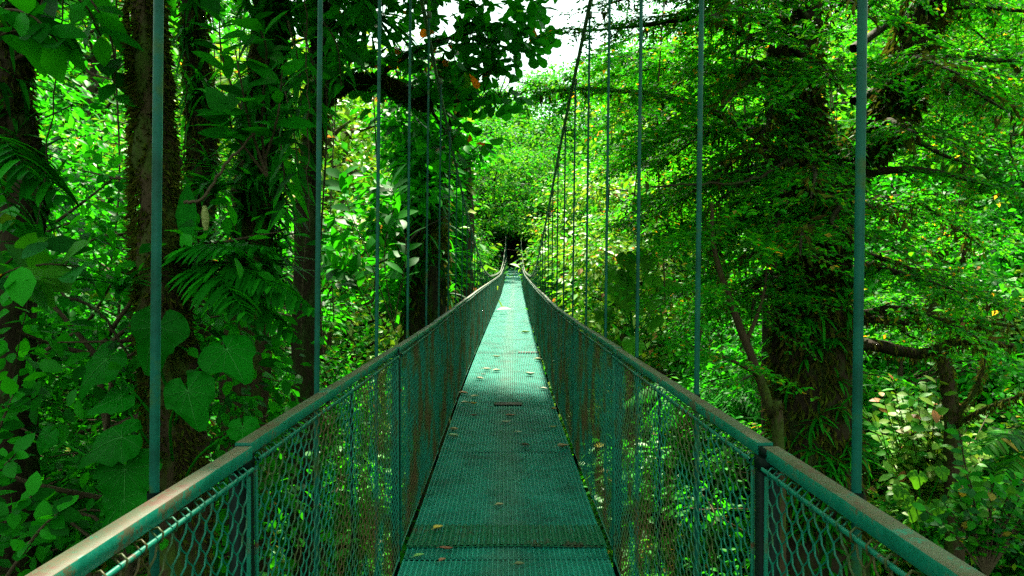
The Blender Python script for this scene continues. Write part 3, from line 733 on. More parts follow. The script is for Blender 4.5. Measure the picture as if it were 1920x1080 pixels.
spec = [ # start px,py ; end px,py,Y
 ((1500, 290), (1070, 250, 6.8)), ((1490, 300), (1000, 175, 8.0)), ((1500, 320), (1150, 330, 5.6)), ((1470, 300), (1180, 395, 7.2)),
 ((1500, 120), (1070, 62, 7.4)), ((1500, 80), (1120, 15, 7.8)), ((1500, 150), (1150, 130, 5.5)), ((1490, 180), (1250, 200, 5.0)), 
 ((1500, 380), (1210, 470, 6.4)), ((1520, 430), (1290, 500, 5.4)), ((1520, 480), (1260, 560, 7.2)), ((1510, 520), (1330, 600, 6.0)),
 ((1530, 350), (1520, 372, 4.6)), ((1540, 450), (1500, 480, 4.5)), ((1560, 420), (1590, 440, 4.7)), ((1650, 260), (1720, 250, 4.9)), ((1540, 380), (1700, 395, 5.0)), ((1545, 470), (1790, 560, 5.6)), ((1545, 520), (1900, 585, 6.6)),
 ((1690, 120), (1960, 110, 6.0)), ((1690, 160), (1890, 210, 5.1)), ((1700, 60), (1990, 30, 6.4)), ((1680, 150), (1800, 140, 4.7)), ((1720, 30), (1900, -40, 5.4)),
 ((1690, 170), (1960, 260, 7.2)), ((1510, 170), (1560, 150, 4.7)), 
 ((1500, 0), (1330, 30, 5.0)), ((1530, -60), (1640, 40, 4.6)),
 ((1690, 60), (1780, 60, 8.2)), ((1560, 400), (1850, 470, 7.8)),
]
for (sx, sy), (ex, ey, eY) in spec:
    limb(at(sx, sy, 6.25), at(ex, ey, eY))
for k in range(30):   # more tiers between the marked ones
    side = -1 if r1.random() < .68 else 1
    ax = 1510 if side < 0 else 1600
    sy = -60+700*r1.random()
    ex = (1500-(150+420*r1.random())) if side < 0 else 1640+330*r1.random()
    if side < 0 and sy < 110: ex = 1500-(60+150*r1.random())
    limb(at(ax, sy, 6.25), at(ex, sy+(20+50*r1.random())*(1 if sy > 150 else -.2), 4.9+3.4*r1.random()))
for k in range(12):   # the crown above the picture: it shades the walkway
    a = r1.random()*6.28; z = 4.3+4.2*r1.random(); st = at(1530, 0, 6.5); st[2] = z
    rr = 2.5+2.2*r1.random()
    limb(st, st+np.array([math.cos(a)*rr, math.sin(a)*rr, -.2+.5*r1.random()]))
wood, lv = tiers(limbs, 3, .05, .85, .026, .041, .0125)
obj('branches', [tube(P, np.linspace(.042, .006, len(P)), 6, .1) for P in limbs]+wood, M['dark_bark'], big)
C2 = []  # leaf clusters added above the view to shade the near walkway
while len(C2) < 60:
    c = np.array([.2+4.2*r1.random(), -4+9.5*r1.random(), 4.8+4.0*r1.random()])
    if c[2] > EYE+.46*max(c[1], 0)+1.0: C2.append(c)
for _ in range(140):  # more unseen leaves added, thinning out so the deck's shade fades
    y = 4.5+11.0*r1.random()**1.25; C2.append(np.array([.3+.95*r1.normal(), y, max(5.6, EYE+.46*y+1.0)+1.6*r1.random()]))
over = limb(la[12], np.array([.4, 9.5, 8.2])); limbs.pop()
obj('limb', [tube(over, np.linspace(.09, .02, len(over)), 8, .15)], M['dark_bark'], big)
obj('crown', [lv, cloud(np.array(C2), (.7, .7, .4), 90, .16, .05, 'rhomb', .8, r1)], M['fine'], big)
mp = [np.concatenate([P[3:] for P in limbs[:30]])]
obj('hanging_moss', [moss_on(P, .05, 90, 40+i, .10, .9) for i, P in enumerate(limbs[:34])]+[moss_on(tp[8:], tr[8:], 7000, 4, .10, .9), moss_on(la, .2, 3500, 5, .10, .9), moss_on(lb, .17, 3500, 6, .10, .9)]+strands(tp[10:]+np.array([0, -.3, 0]), 90, .5, 14, .003)+strands(lb, 60, .35, 15), M['moss'], big)
ep = obj('fern', [epiphytes(tp[6:23], tr[6:23], 110, 8, .20, .012, 7), epiphytes(la, .18, 30, 9, .2, .012, 7), epiphytes(lb, .18, 40, 10, .2, .012, 7)], M['strap'], big); ep['label'] = 'tufts of narrow ferns clinging to the trunk'
# dead mossy branch crossing to the right
mb = smooth_path(pts((1560, 640, 6.2), (1640, 648, 6.0), (1730, 662, 5.9), (1800, 640, 5.8), (1900, 648, 5.7)), 20)
mb2 = smooth_path(pts((1580, 590, 6.3), (1700, 605, 6.4), (1810, 600, 6.4), (1900, 612, 6.4)), 16)
obj('branch', [tube(mb, np.linspace(.06, .02, 20), 8, .25), tube(mb2, np.linspace(.05, .015, 16), 8, .25)], M['dark_bark'], big)
obj('hanging_moss', [moss_on(mb, .05, 500, 9, .06, 1.0), moss_on(mb2, .05, 400, 10, .06, 1.0)]+strands(mb, 26, .30, 3, .0018)+strands(mb2, 26, .30, 4, .0018), M['moss'], big)

# a second tree of the same kind farther along the right side
B = np.array([4.6, 11.5, 0]); B[2] = float(ground(B[0], B[1]))-.2
tier2 = empty('tiered_tree', B, 'bright tree with layered tiny leaves behind the right cable beyond the forked tree', 'tree')
P = smooth_path([B, B+np.array([-.2, 0, 4]), np.array([4.4, 11.4, 5.5]), np.array([4.5, 11.3, 10])], 18)
obj('trunk', [tube(P, np.linspace(.26, .10, 18), 10, .15)], M['dark_bark'], tier2, smooth=True)
keep = limbs; limbs = []
rt = np.random.default_rng(123)
for k in range(46):
    ex, ey, eY = 1010+330*rt.random()**.8, 110+350*rt.random(), 9.6+4.5*rt.random()
    e = at(ex, ey, eY)
    if e[2] < 4.6: e[0] = max(e[0], 1.7)
    st = P[np.argmin(np.abs(P[:, 2]-(e[2]+.1)))]
    limb(st, e)
for k in range(14):
    st = P[rt.integers(6, 17)]; a = rt.random()*6.28; limb(st, st+np.array([1.9*math.cos(a), 1.9*math.sin(a), .2]))
wood2, lv2 = tiers(limbs, 31, .075, 1.15, .048, .075, .022)
obj('branches', [tube(q, np.linspace(.04, .007, len(q)), 6, .1) for q in limbs]+wood2, M['dark_bark'], tier2)
obj('crown', [lv2], M['fine'], tier2)
limbs = keep

# ------------------------------------------------------------------ mossy trunk close on the left
B = at(345, 1650, 4.6); B[2] = float(ground(B[0], B[1]))-.1
t1 = empty('mossy_tree', B, 'slim moss covered tree trunk behind the nearest left hanger rod', 'tree')
P1 = smooth_path(np.vstack([[B], pts((335, 1100, 4.6), (325, 850, 4.6), (308, 620, 4.6), (292, 400, 4.6), (284, 200, 4.6), (272, 0, 4.6), (262, -300, 4.6), (280, -900, 4.7))]), 44)
R1 = np.interp(np.linspace(0, 1, 44), [0, .3, .6, 1], [.22, .155, .115, .08])
obj('trunk', [tube(P1, R1, 16, .3)], M['bark'], t1, smooth=True)
obj('moss', [moss_on(P1[4:], R1[4:], 15000, 21, .06, .5)], M['moss'], t1)
r2 = np.random.default_rng(31)
C = np.stack([B[0]+r2.normal(size=46)*1.5+.3, B[1]+r2.normal(size=46)*1.7, 4.6+3.0*r2.random(46)], 1)
bp = []
for c in C: bp += branchy(P1[np.argmin(np.abs(P1[:, 2]-min(c[2]-.4, 6.0)))], [c], .03, .006, 5, -.02, r2)
obj('branches', bp, M['twig'], t1)
C2 = []  # unseen leaf clusters added overhead to darken the near deck
while len(C2) < 75:
    c = np.array([-3.6+5.4*r2.random(), -4+11*r2.random(), 4.4+4.2*r2.random()])
    if c[2] > EYE+.46*max(c[1], 0)+.9: C2.append(c)
C2 = np.array(C2)
obj('crown', [cloud(C, (.55, .55, .35), 70, .17, .05, 'ell', .8, r2), cloud(C2, (.7, .7, .4), 80, .22, .07, 'rhomb', .8, r2)], M['broad'], t1)

# second trunk, laden with ferns, behind it
B = at(470, 1100, 7.5); B[2] = float(ground(B[0], B[1]))-.2
t2 = empty('fern_laden_tree', B, 'brown trunk thick with ferns and hanging leaves between the two left hanger rods', 'tree')
P2 = smooth_path(np.vstack([[B], pts((470, 700, 7.5), (478, 450, 7.5), (492, 250, 7.5), (507, 80, 7.5), (515, -100, 7.5), (540, -500, 7.5))]), 36)
R2 = np.interp(np.linspace(0, 1, 36), [0, .5, 1], [.26, .19, .12])
obj('trunk', [tube(P2, R2, 16, .3)], M['bark'], t2, smooth=True)
obj('moss', [moss_on(P2, R2, 6000, 22, .07, .9)], M['moss'], t2)
obj('fern', [epiphytes(P2[8:], R2[8:], 110, 23, .38, .024, 7, bias=(0.3, -.8, 0))], M['strap'], t2)
C = np.stack([B[0]+r2.normal(size=28)*1.9-.3, B[1]+r2.normal(size=28)*1.9, 5.2+2.6*r2.random(28)], 1)
bp = []
for c in C: bp += branchy(P2[-4], [c], .04, .006, 5, -.02, r2)
obj('branches', bp, M['twig'], t2)
obj('crown', [cloud(C, (.7, .7, .45), 60, .20, .06, 'ell', .8, r2)], M['broad'], t2)

# rubbery-leaved tree whose mossy limb reaches over the bridge top centre
B = at(560, 900, 9.5); B[2] = float(ground(B[0], B[1]))-.2
t3 = empty('round_leaved_tree', B, 'tree with round rubbery leaves whose mossy limb reaches in front of the white sky', 'tree')
P3 = smooth_path(np.vstack([[B], pts((575, 500, 9.5), (585, 300, 9.3), (600, 150, 9.0), (605, -50, 8.8), (590, -400, 8.6))]), 30)
obj('trunk', [tube(P3, np.linspace(.17, .10, 30), 12, .18)], M['dark_bark'], t3, smooth=True)
l1 = smooth_path(pts((598, 190, 9.0), (650, 150, 8.6), (720, 152, 8.6), (790, 185, 8.9), (850, 190, 9.0), (935, 180, 9.2)), 26)
l2 = smooth_path(pts((700, 150, 8.6), (745, 115, 8.8), (800, 85, 9.0), (870, 65, 9.1), (950, 48, 9.2)), 20)
l3 = smooth_path(pts((800, 185, 8.9), (820, 225, 9), (850, 265, 9.1), (862, 300, 9.1)), 12)
l4 = smooth_path(pts((620, 60, 9.0), (700, 10, 8.8), (800, -30, 8.9), (900, -40, 9.1), (1000, -5, 9.3)), 20)
l5 = smooth_path(pts((610, 20, 9.0), (680, -60, 7.0), (780, -150, 6.0), (900, -220, 5.5)), 16)
obj('limb', [tube(l1, np.linspace(.085, .012, 26), 8, .2), tube(l3, np.linspace(.025, .006, 12), 6)], M['dark_bark'], t3)
obj('limb', [tube(l2, np.linspace(.045, .008, 20), 7, .15)], M['dark_bark'], t3)
obj('limb', [tube(l4, np.linspace(.07, .01, 20), 7, .15), tube(l5, np.linspace(.06, .01, 16), 7, .15)], M['dark_bark'], t3)
obj('hanging_moss', [moss_on(l1[:18], .085, 2600, 33, .09, 1.1), moss_on(P3[12:], .13, 2000, 34, .09, 1.0)]+strands(l1[2:16], 60, .3, 6), M['moss'], t3)
r3 = np.random.default_rng(55)
cc = []
for (px, py, Y, sx, sy, n) in [(640, 90, 7.6, 55, 60, 6), (720, 60, 7.4, 60, 55, 9), (760, 150, 7.3, 60, 50, 10), (820, 90, 7.2, 60, 45, 9), (830, 170, 7.1, 55, 30, 8), (890, 65, 7.1, 55, 30, 8), (945, 60, 7.0, 45, 25, 7), (900, 110, 7.1, 30, 30, 4), (900, 180, 7.0, 50, 18, 7), (960, 190, 6.9, 30, 12, 3), (860, 260, 7.0, 40, 35, 6), (900, 5, 6.9, 50, 8, 2), (690, -20, 7.5, 80, 30, 6), (790, -80, 7.0, 120, 30, 6), (985, 20, 9.2, 40, 22, 6), (930, 105, 9.2, 45, 25, 7), (990, 75, 9.3, 30, 20, 4), (560, 40, 8.6, 50, 60, 7), (640, 40, 8.4, 60, 50, 6), (610, 120, 8.8, 50, 50, 5)]:
    for _ in range(n): cc.append(at(px+r3.normal()*sx*.6, py+r3.normal()*sy*.6, (Y if px < 700 else 9.1)+r3.normal()*.35))
for _ in range(120):   # crown part added above the view, to shade the walkway
    y = 6.5+7.0*r3.random(); cc.append(np.array([-1.6+r3.normal()*1.5, y, max(7.0, EYE+.45*y+.7)+2.2*r3.random()]))
cc = np.array(cc)
l6 = smooth_path([P3[-3], np.array([-2.2, 9.4, 7.6]), np.array([-1.4, 10.5, 8.4]), np.array([-.4, 11.5, 8.8])], 14)
obj('limb', [tube(l6, np.linspace(.08, .02, 14), 7, .15)], M['dark_bark'], t3)
tw = []
allp = np.concatenate([l1, l2, l3, l4, l5, l6])
for c in cc:
    j = np.argmin(np.linalg.norm(allp-c, axis=1)); tw += branchy(allp[j], [c], .010, .004, 4, .0, r3, 4)
obj('branches', tw, M['dark_bark'], t3)
C2 = np.array([[-2.2+2.1*r3.normal(), y, max(6.5, EYE+.46*y+1.0)+2.6*r3.random()] for y in 5.5+8.0*r3.random(110)])  # dense out-of-view leaves added so this crown shades the walkway
obj('crown', [cloud(cc, (.22, .22, .17), 10, .175, .063, 'obov', .55, r3, fold=.12, hollow=.8), cloud(C2, (.75, .75, .45), 70, .24, .08, 'rhomb', .8, r3)], M['canopy'], t3)

# leaning trunk at the far left edge
B = at(20, 1200, 5.6); B[2] = float(ground(B[0], B[1]))-.2
t4 = empty('leaning_tree', B, 'dark crooked trunk at the left edge of the view with a bare branch', 'tree')
P4 = smooth_path(np.vstack([[B], pts((15, 700, 5.6), (35, 420, 5.6), (55, 340, 5.6), (25, 220, 5.6), (20, 120, 5.6), (45, 20, 5.6), (80, -120, 5.6), (70, -600, 5.6))]), 36)
obj('trunk', [tube(P4, np.interp(np.linspace(0, 1, 36), [0, .5, .7, 1], [.2, .14, .13, .06]), 12, .2)], M['dark_bark'], t4, smooth=True)
obj('moss', [moss_on(P4[6:], .14, 3000, 45, .07, .9)]+strands(P4[12:], 40, .3, 46), M['moss'], t4)
obj('fern', [epiphytes(P4[8:30], .13, 30, 47, .3, .018, 7)], M['strap'], t4)
bb = [smooth_path(pts((30, 110, 5.5), (90, 80, 5.4), (170, 60, 5.3), (240, 20, 5.2)), 10), smooth_path(pts((130, 70, 5.4), (160, 130, 5.3), (210, 150, 5.2)), 8), smooth_path(pts((20, 110, 5.5), (60, 60, 5.4), (80, 0, 5.3)), 8)]
obj('branches', [tube(b, np.linspace(.022, .006, len(b)), 6) for b in bb], M['twig'], t4)
C = np.stack([B[0]+r2.normal(size=22)*1.7, B[1]+r2.normal(size=22)*1.6, 4.9+2.5*r2.random(22)], 1)
obj('crown', [cloud(C, (.6, .6, .4), 65, .2, .06, 'ell', .8, r2)], M['broad'], t4)

# dark trunk deeper in the left forest
B = at(372, 900, 10); B[2] = float(ground(B[0], B[1]))-.2
t5 = empty('dark_tree', B, 'dark straight trunk in the shade between the mossy trunk and the fern laden trunk', 'tree')
P5 = smooth_path(np.vstack([[B], pts((372, 500, 10), (378, 250, 10), (365, 50, 10), (360, -200, 10), (370, -500, 10))]), 26)
obj('trunk', [tube(P5, np.linspace(.21, .13, 26), 12, .2)], M['dark_bark'], t5, smooth=True)
obj('fern', [epiphytes(P5[4:], .17, 60, 48, .45, .025, 7)], M['strap'], t5)
obj('moss', [moss_on(P5, .17, 4500, 36, .12, .9)], M['moss'], t5)
C = np.stack([B[0]+r2.normal(size=22)*2, B[1]+r2.normal(size=22)*2, 6.2+3*r2.random(22)], 1)
obj('crown', [cloud(C, (.8, .8, .5), 65, .2, .06, 'ell', .8, r2)], M['broad'], t5)

# vine-draped tree left of the walkway in the middle distance
B = at(800, 700, 15); B[2] = float(ground(B[0], B[1]))-.2
t6 = empty('draped_tree', B, 'tree draped in brown creepers beside the left railing in the middle distance', 'tree')
P6 = smooth_path(np.vstack([[B], pts((798, 560, 15), (790, 420, 15), (795, 320, 15), (810, 230, 15), (830, 120, 15))]), 26)
obj('trunk', [tube(P6, np.linspace(.5, .3, 26), 12, .2)], M['dark_bark'], t6, smooth=True)
obj('hanging_moss', [moss_on(P6[4:], .5, 5000, 37, .22, 1.3)]+strands(P6[8:]+np.array([0, -.45, 0]), 160, 1.3, 7, .008), M['moss'], t6)
obj('fern', [epiphytes(P6[4:], .5, 90, 38, .5, .03, 7)], M['strap'], t6)
r6 = np.random.default_rng(66); cc = []
for (px, py, sx, sy, n) in [(760, 235, 45, 30, 12), (805, 245, 35, 35, 12), (765, 300, 20, 40, 5), (800, 340, 30, 40, 9), (770, 190, 50, 25, 8), (740, 520, 30, 40, 7), (720, 430, 20, 40, 4)]:
    for _ in range(n): cc.append(at(px+r6.normal()*sx*.6, py+r6.normal()*sy*.6, 14.6+r6.normal()*.9))
cc = np.array(cc); bp = []
for c in cc[::2]:
    j = np.argmin(np.linalg.norm(P6-c, axis=1)); bp += branchy(P6[j], [c], .03, .008, 4, .0, r6, 5)
obj('branches', bp, M['dark_bark'], t6)
obj('crown', [cloud(cc, (.5, .5, .4), 60, .20, .055, 'ell', .7, r6)], M['broad'], t6)

# bushy tree just behind it, hanging over the left cable
B = at(860, 700, 25); B[2] = float(ground(B[0], B[1]))-.2
t9 = empty('bushy_tree', B, 'dense dark green tree crowding the left cable behind the draped tree', 'tree')
P9 = smooth_path(np.vstack([[B], pts((868, 560, 25), (875, 420, 25), (872, 300, 25))]), 20)
obj('trunk', [tube(P9, np.linspace(.4, .2, 20), 10, .15)], M['dark_bark'], t9, smooth=True)
cc = []
for (px, py, sx, sy, n) in [(850, 270, 45, 30, 12), (885, 320, 30, 40, 16), (893, 390, 22, 40, 16), (893, 450, 18, 40, 10), (860, 400, 25, 60, 12), (890, 500, 15, 30, 8), (850, 500, 30, 40, 8), (915, 350, 18, 30, 8)]:
    for _ in range(n):
        c = at(px+r6.normal()*sx*.6, py+r6.normal()*sy*.6, 24.5+r6.normal()*1.3)
        if c[0] > -2.0 and c[2] < 6.5: c[0] = -2.0-.4*r6.random()
        cc.append(c)
cc = np.array(cc); bp = []
for c in cc[::2]:
    j = np.argmin(np.linalg.norm(P9-c, axis=1)); bp += branchy(P9[j], [c], .04, .01, 4, .0, r6, 5)
obj('branches', bp, M['dark_bark'], t9)
obj('crown', [cloud(cc, (.6, .6, .5), 70, .24, .062, 'ell', .7, r6)], M['broad'], t9)

# the two trees that arch over the far end of the bridge
for i, (sx, lab) in enumerate(((-1, 'shady tree arching over the far end of the bridge from the left'), (1, 'shady tree arching over the far end of the bridge from the right'))):
    rr = np.random.default_rng(950+i); bx, by = .1+sx*2.6, 62.0+2*i
    B = np.array([bx, by, float(ground(bx, by))-.3]); t = empty('arching_tree', B, lab, 'tree')
    dz_ = float(deck_z(by)); P = smooth_path([B, np.array([bx, by, dz_]), np.array([bx-.2*sx, by, dz_+4]), np.array([bx-.8*sx, by, dz_+8])], 18)
    obj('trunk', [tube(P, np.linspace(.35, .15, 18), 10, .15)], M['dark_bark'], t, smooth=True)
    C = []
    while len(C) < 300:
        c = np.array([bx+rr.normal()*2.6, by+4+rr.normal()*8, dz_+11*rr.random()])
        if abs(c[0]-.1) < 1.7 and c[2] < float(deck_z(c[1]))+3.3: continue
        if abs(c[0]) < 1.7 and c[1] < 50: continue
        C.append(c)
    C = np.array(C); C[:, 2] = np.where(C[:, 1] > 66, C[:, 2]+.12*(C[:, 1]-66), C[:, 2]); bp = []
    for c in C[::3]: bp += branchy(P[min(17, max(4, int((c[2]-dz_)/8*12+4)))], [c], .05, .012, 4, .0, rr, 5)
    obj('branches', bp, M['dark_bark'], t)
    obj('crown', [cloud(C, (.9, .9, .6), 85, .30, .08, 'rhomb', .8, rr)], M['far'], t)

# tree added so its crown darkens the landing behind the bridge's end
B = np.array([.9, 84.0, 0.]); B[2] = float(ground(B[0], B[1]))-.3
t10 = empty('landing_tree', B, 'tree added to roof and shade the landing straight behind the far end of the bridge', 'tree')
rr = np.random.default_rng(971); P = smooth_path([B, B+np.array([.2, -.5, 6]), B+np.array([0, -1.5, 13])], 18)
obj('trunk', [tube(P, np.linspace(.5, .2, 18), 10, .15)], M['dark_bark'], t10, smooth=True)
zl = float(deck_z(70))
C = np.stack([rr.normal(size=380)*3.4, 78+rr.normal(size=380)*5.0, zl+3.2+9*rr.random(380)], 1); C[:, 1] = np.maximum(C[:, 1], 70.5+.3*(C[:, 2]-zl-3.2)*0)
C[:, 2] = np.maximum(C[:, 2], ground(C[:, 0], C[:, 1])+1.0)
C2 = np.stack([rr.normal(size=60)*2.6, 82+3*rr.random(60), zl+3.5*rr.random(60)], 1)
bp = []
for c in C[::3]: bp += branchy(P[min(17, max(5, int((c[2]-B[2])/13*17)-3))], [c], .06, .012, 4, .0, rr, 5)
obj('branches', bp, M['dark_bark'], t10)
obj('crown', [cloud(np.concatenate([C, C2]), (1.0, 1.0, .6), 80, .34, .10, 'rhomb', .8, rr)], M['far'], t10)

# thin trees right of the railing
B = at(1470, 1250, 5.0); B[2] = float(ground(B[0], B[1]))-.2
t7 = empty('leaning_sapling', B, 'thin bare sapling leaning in front of the forked tree with curved branches', 'tree')
p7 = smooth_path(np.vstack([[B], pts((1462, 900, 5), (1445, 770, 5), (1410, 670, 5), (1372, 570, 5), (1340, 470, 5.1), (1335, 380, 5.2))]), 26)
q7 = [smooth_path(pts((1425, 705, 5), (1400, 690, 4.9), (1355, 668, 4.8), (1320, 660, 4.8), (1285, 640, 4.8)), 12), smooth_path(pts((1400, 640, 5), (1430, 560, 5.1), (1440, 480, 5.2)), 10)]
obj('trunk', [tube(p7, np.linspace(.05, .012, 26), 8, .12)]+[tube(q, np.linspace(.018, .005, len(q)), 6) for q in q7], M['bark'], t7)
w7, l7 = tiers([smooth_path(pts((1372, 570, 5), (1330, 540, 4.9), (1280, 545, 4.8)), 8), smooth_path(pts((1345, 480, 5.1), (1300, 440, 5.0), (1240, 450, 5.0)), 8), smooth_path(pts((1340, 400, 5.2), (1380, 420, 5), (1420, 450, 4.9)), 8)]+q7, 19)
obj('crown', [l7], M['fine'], t7)
obj('moss', [moss_on(p7, .045, 900, 41, .03, .6)], M['moss'], t7)

B = at(1790, 1000, 8); B[2] = float(ground(B[0], B[1]))-.2
t8 = empty('bank_sapling', B, 'crooked mossy sapling on the sunlit bank right of the thick right hanger rod', 'tree')
p8 = smooth_path(np.vstack([[B], pts((1788, 880, 8), (1782, 760, 8), (1770, 680, 8), (1745, 600, 8), (1760, 480, 8), (1800, 400, 8), (1815, 250, 8))]), 26)
q8 = [smooth_path(pts((1784, 790, 8), (1830, 730, 7.8), (1850, 660, 7.7)), 8), smooth_path(pts((1752, 540, 8), (1800, 500, 8), (1812, 440, 8), (1815, 350, 8)), 8), smooth_path(pts((1786, 800, 8), (1850, 765, 7.5), (1930, 735, 7.2)), 8)]
obj('trunk', [tube(p8, np.linspace(.10, .03, 26), 8, .2)]+[tube(q, np.linspace(.035, .012, len(q)), 6, .15) for q in q8], M['bark'], t8)
obj('moss', [moss_on(p8, .07, 1600, 42, .06, .9)]+[moss_on(q, .03, 300, 43, .06, 1) for q in q8], M['moss'], t8)
r8 = np.random.default_rng(8)
cc = np.array([at(px+r8.normal()*40, py+r8.normal()*30, 8+r8.normal()*.5) for px, py in [(1850, 650), (1815, 340), (1930, 730), (1850, 430), (1760, 470), (1870, 560)]*3])
obj('crown', [cloud(cc, (.4, .4, .2), 45, .11, .03, 'rhomb', .8, r8)], M['hill'], t8)

# ------------------------------------------------------------------ plants with large leaves, each one a thing
def heart(c, size, tipdir, normal, seed, cup=.12, notch=.0):
    """heart-shaped leaf blade; c = where the stalk joins"""
    r = np.random.default_rng(seed)
    d = norm(np.array(tipdir, float)); n = norm(np.array(normal, float)); b = norm(np.cross(d, n)); n = np.cross(b, d)
    K = 34; S = 7; cup = .03+.42*r.random(); wl, wr = .88+.3*r.random(), .88+.3*r.random(); tear = (r.random(3)-.5)*4.2; td = .10+.22*r.random(3)
    th = np.linspace(-np.pi*.93, np.pi*.93, K)
    # outline radius around the stalk joint: pointed in front, lobed behind
    rad = 0.40*(1+.14*np.cos(2*th+np.pi))+.33*np.exp(-(th/.36)**2)+.06*np.cos(th)
    rad = rad*(1+.025*np.sin(9*th+r.random()*6)+.03*np.sin(3*th+r.random()*6))
    for a_, d_ in zip(tear, td): rad = rad*(1-d_*np.exp(-((th-a_)/.07)**2))
    rows = []
    for s in np.linspace(0, 1, S):
        x = rad*np.cos(th)*s; y = rad*np.sin(th)*s*np.where(th > 0, wl, wr)
        rib = .016*np.cos(th*11)*s*(1-.3*s)
        z = -cup*(x*x*1.3)+.10*np.abs(y)*(1-.8*s)+rib-(.1+.5*cup)*np.maximum(0, np.abs(y)-.2)+.035*np.sin(5*th+r.random()*6)*s*s
        rows.append(x[:, None]*d+y[:, None]*b+z[:, None]*n)
    V = np.stack(rows)*size+np.asarray(c); idx = np.arange(K*S).reshape(S, K)
    F = np.stack([idx[:-1, :-1], idx[:-1, 1:], idx[1:, 1:], idx[1:, :-1]], -1).reshape(-1, 4)
    veins = []
    G = V.reshape(S, K, 3)
    for kk in (K//2, K//2+3, K//2-3, K//2+6, K//2-6, K//2+9, K//2-9, K//2+13, K//2-13):
        kk = min(max(kk, 0), K-1); w0 = .006 if kk == K//2 else .0035
        veins.append(tube(G[:, kk]+n*.002, np.linspace(w0, w0*.4, S)*size*1.2, 4))
    return (V.reshape(-1, 3), F), veins

B = at(330, 1050, 4.4)
ph = empty('philodendron', B, 'climbing plant with huge heart shaped leaves around the mossy trunk', 'plant')
HL = [ # px, py (stalk joint), Y, size, tip direction in image (dx,dy), tilt towards viewer
 (296, 612, 4.15, .50, (-.25, 1), .85), (352, 732, 4.10, .42, (.35, .8), .8), (228, 820, 4.05, .46, (-.9, .35), .45), (235, 880, 4.0, .46, (.2, .7), .55),
 (200, 675, 4.3, .45, (-.7, .8), .5), (425, 655, 4.2, .42, (.7, .7), .5), (228, 745, 4.3, .34, (-.8, .4), .6), (455, 800, 4.1, .24, (.2, .9), .7), (90, 815, 4.3, .22, (-.4, .7), .5), (230, 935, 3.95, .40, (-.3, .8), .4)]
for i, (px, py, Y, s, (dx, dy), tl) in enumerate(HL):
    c = at(px, py, Y); d = np.array([dx, -.45*(1-tl)-.1, -dy]); n = np.array([0, -tl, 1-tl*.55])
    hp, hv = heart(c, s*.84, d, n, 300+i)
    lf = obj('leaf', [hp], M['heart'], ph, smooth=True)
    vv = obj('vein', hv, M['vein'], ph, smooth=True)
    vv.parent = lf
    base = B+np.array([0, .15, .1*i-.2]); base = at(325, min(1040, py+150), 4.5)
    st = smooth_path([base, (base+c)/2+np.array([0, -.12, .10]), c], 9)
    obj('stalk', [tube(st, np.linspace(.010, .006, 9), 6)], M['strap'], ph)

def rosette(c, n, L, W, seed, up=.5, droop=.9, shape='strap', lean=(0, 0, 0)):
    r = np.random.default_rng(seed); a = r.random(n)*6.283
    D = norm(np.stack([np.cos(a), np.sin(a), up+.5*r.random(n)], 1)+np.array(lean)); N = norm(np.array([0, 0, 1.0])-D*.4+.1*rand_unit(n, r))
    return leaves(np.repeat(np.array(c)[None], n, 0)+.02*rand_unit(n, r), D, N, L*(.6+.6*r.random(n)), W*(.8+.4*r.random(n)), shape, .25, droop*(.5+.8*r.random(n)))

def solo(name, label, cat, c, parts, mat, group=None, partname=None):
    o = obj(name, parts, mat, loc=np.array(c)); tag(o, label, cat, group); return o

c = at(225, 545, 4.3); solo('bromeliad', 'spray of arching strap leaves left of the mossy trunk above the heart leaves', 'plant', c, [rosette(c, 22, .42, .016, 401, .9, 1.1)], M['strap'])
c = at(400, 360, 6.6); solo('bromeliad', 'rosette of dark strap leaves on the fern laden trunk beside the pale flower spike', 'plant', c, [rosette(c, 30, .55, .028, 402, .6, .8)], M['strap'])
c = at(470, 350, 6.9); solo('bromeliad', 'rosette of arching strap leaves at the right of the fern laden trunk', 'plant', c, [rosette(c, 30, .6, .026, 403, .6, .9, lean=(.4, -.3, 0))], M['strap'])
c = at(690, 30, 8.4); solo('bromeliad', 'dark tuft of strap leaves hanging high on the limb near the top centre left', 'plant', c, [rosette(c, 50, .6, .028, 404, .1, 1.2)], M['strap'])
# pale flower spike with its large leaf
c = at(384, 405, 4.6)
fs = empty('flowering_plant', c, 'plant with a pale corn like flower spike and one torn leaf beside the mossy trunk', 'plant')
P = smooth_path([at(355, 470, 4.6), at(378, 455, 4.58), at(386, 430, 4.56)], 8); obj('stalk', [tube(P, .009, 6)], M['strap'], fs)
sp_p = smooth_path([at(386, 432, 4.56), at(385, 408, 4.55), at(383, 386, 4.55)], 14)
rr = .024*np.sin(np.linspace(.35, 2.9, 14))**.6
V, F = tube(sp_p, rr, 14, .10); m_sp = solid_mat('pale_flower_spike', [(.3, (.14, .16, .03)), (.7, (.34, .32, .12))], 60, .6, .6, 90)
obj('flower_spike', [(V, F)], m_sp, fs)
obj('leaf', [leaves(np.array([at(352, 345, 4.6)]), np.array([[.05, -.2, -1]]), np.array([[.1, -1, .1]]), .44, .072, 'ell', .15, .1)], M['heart'], fs)

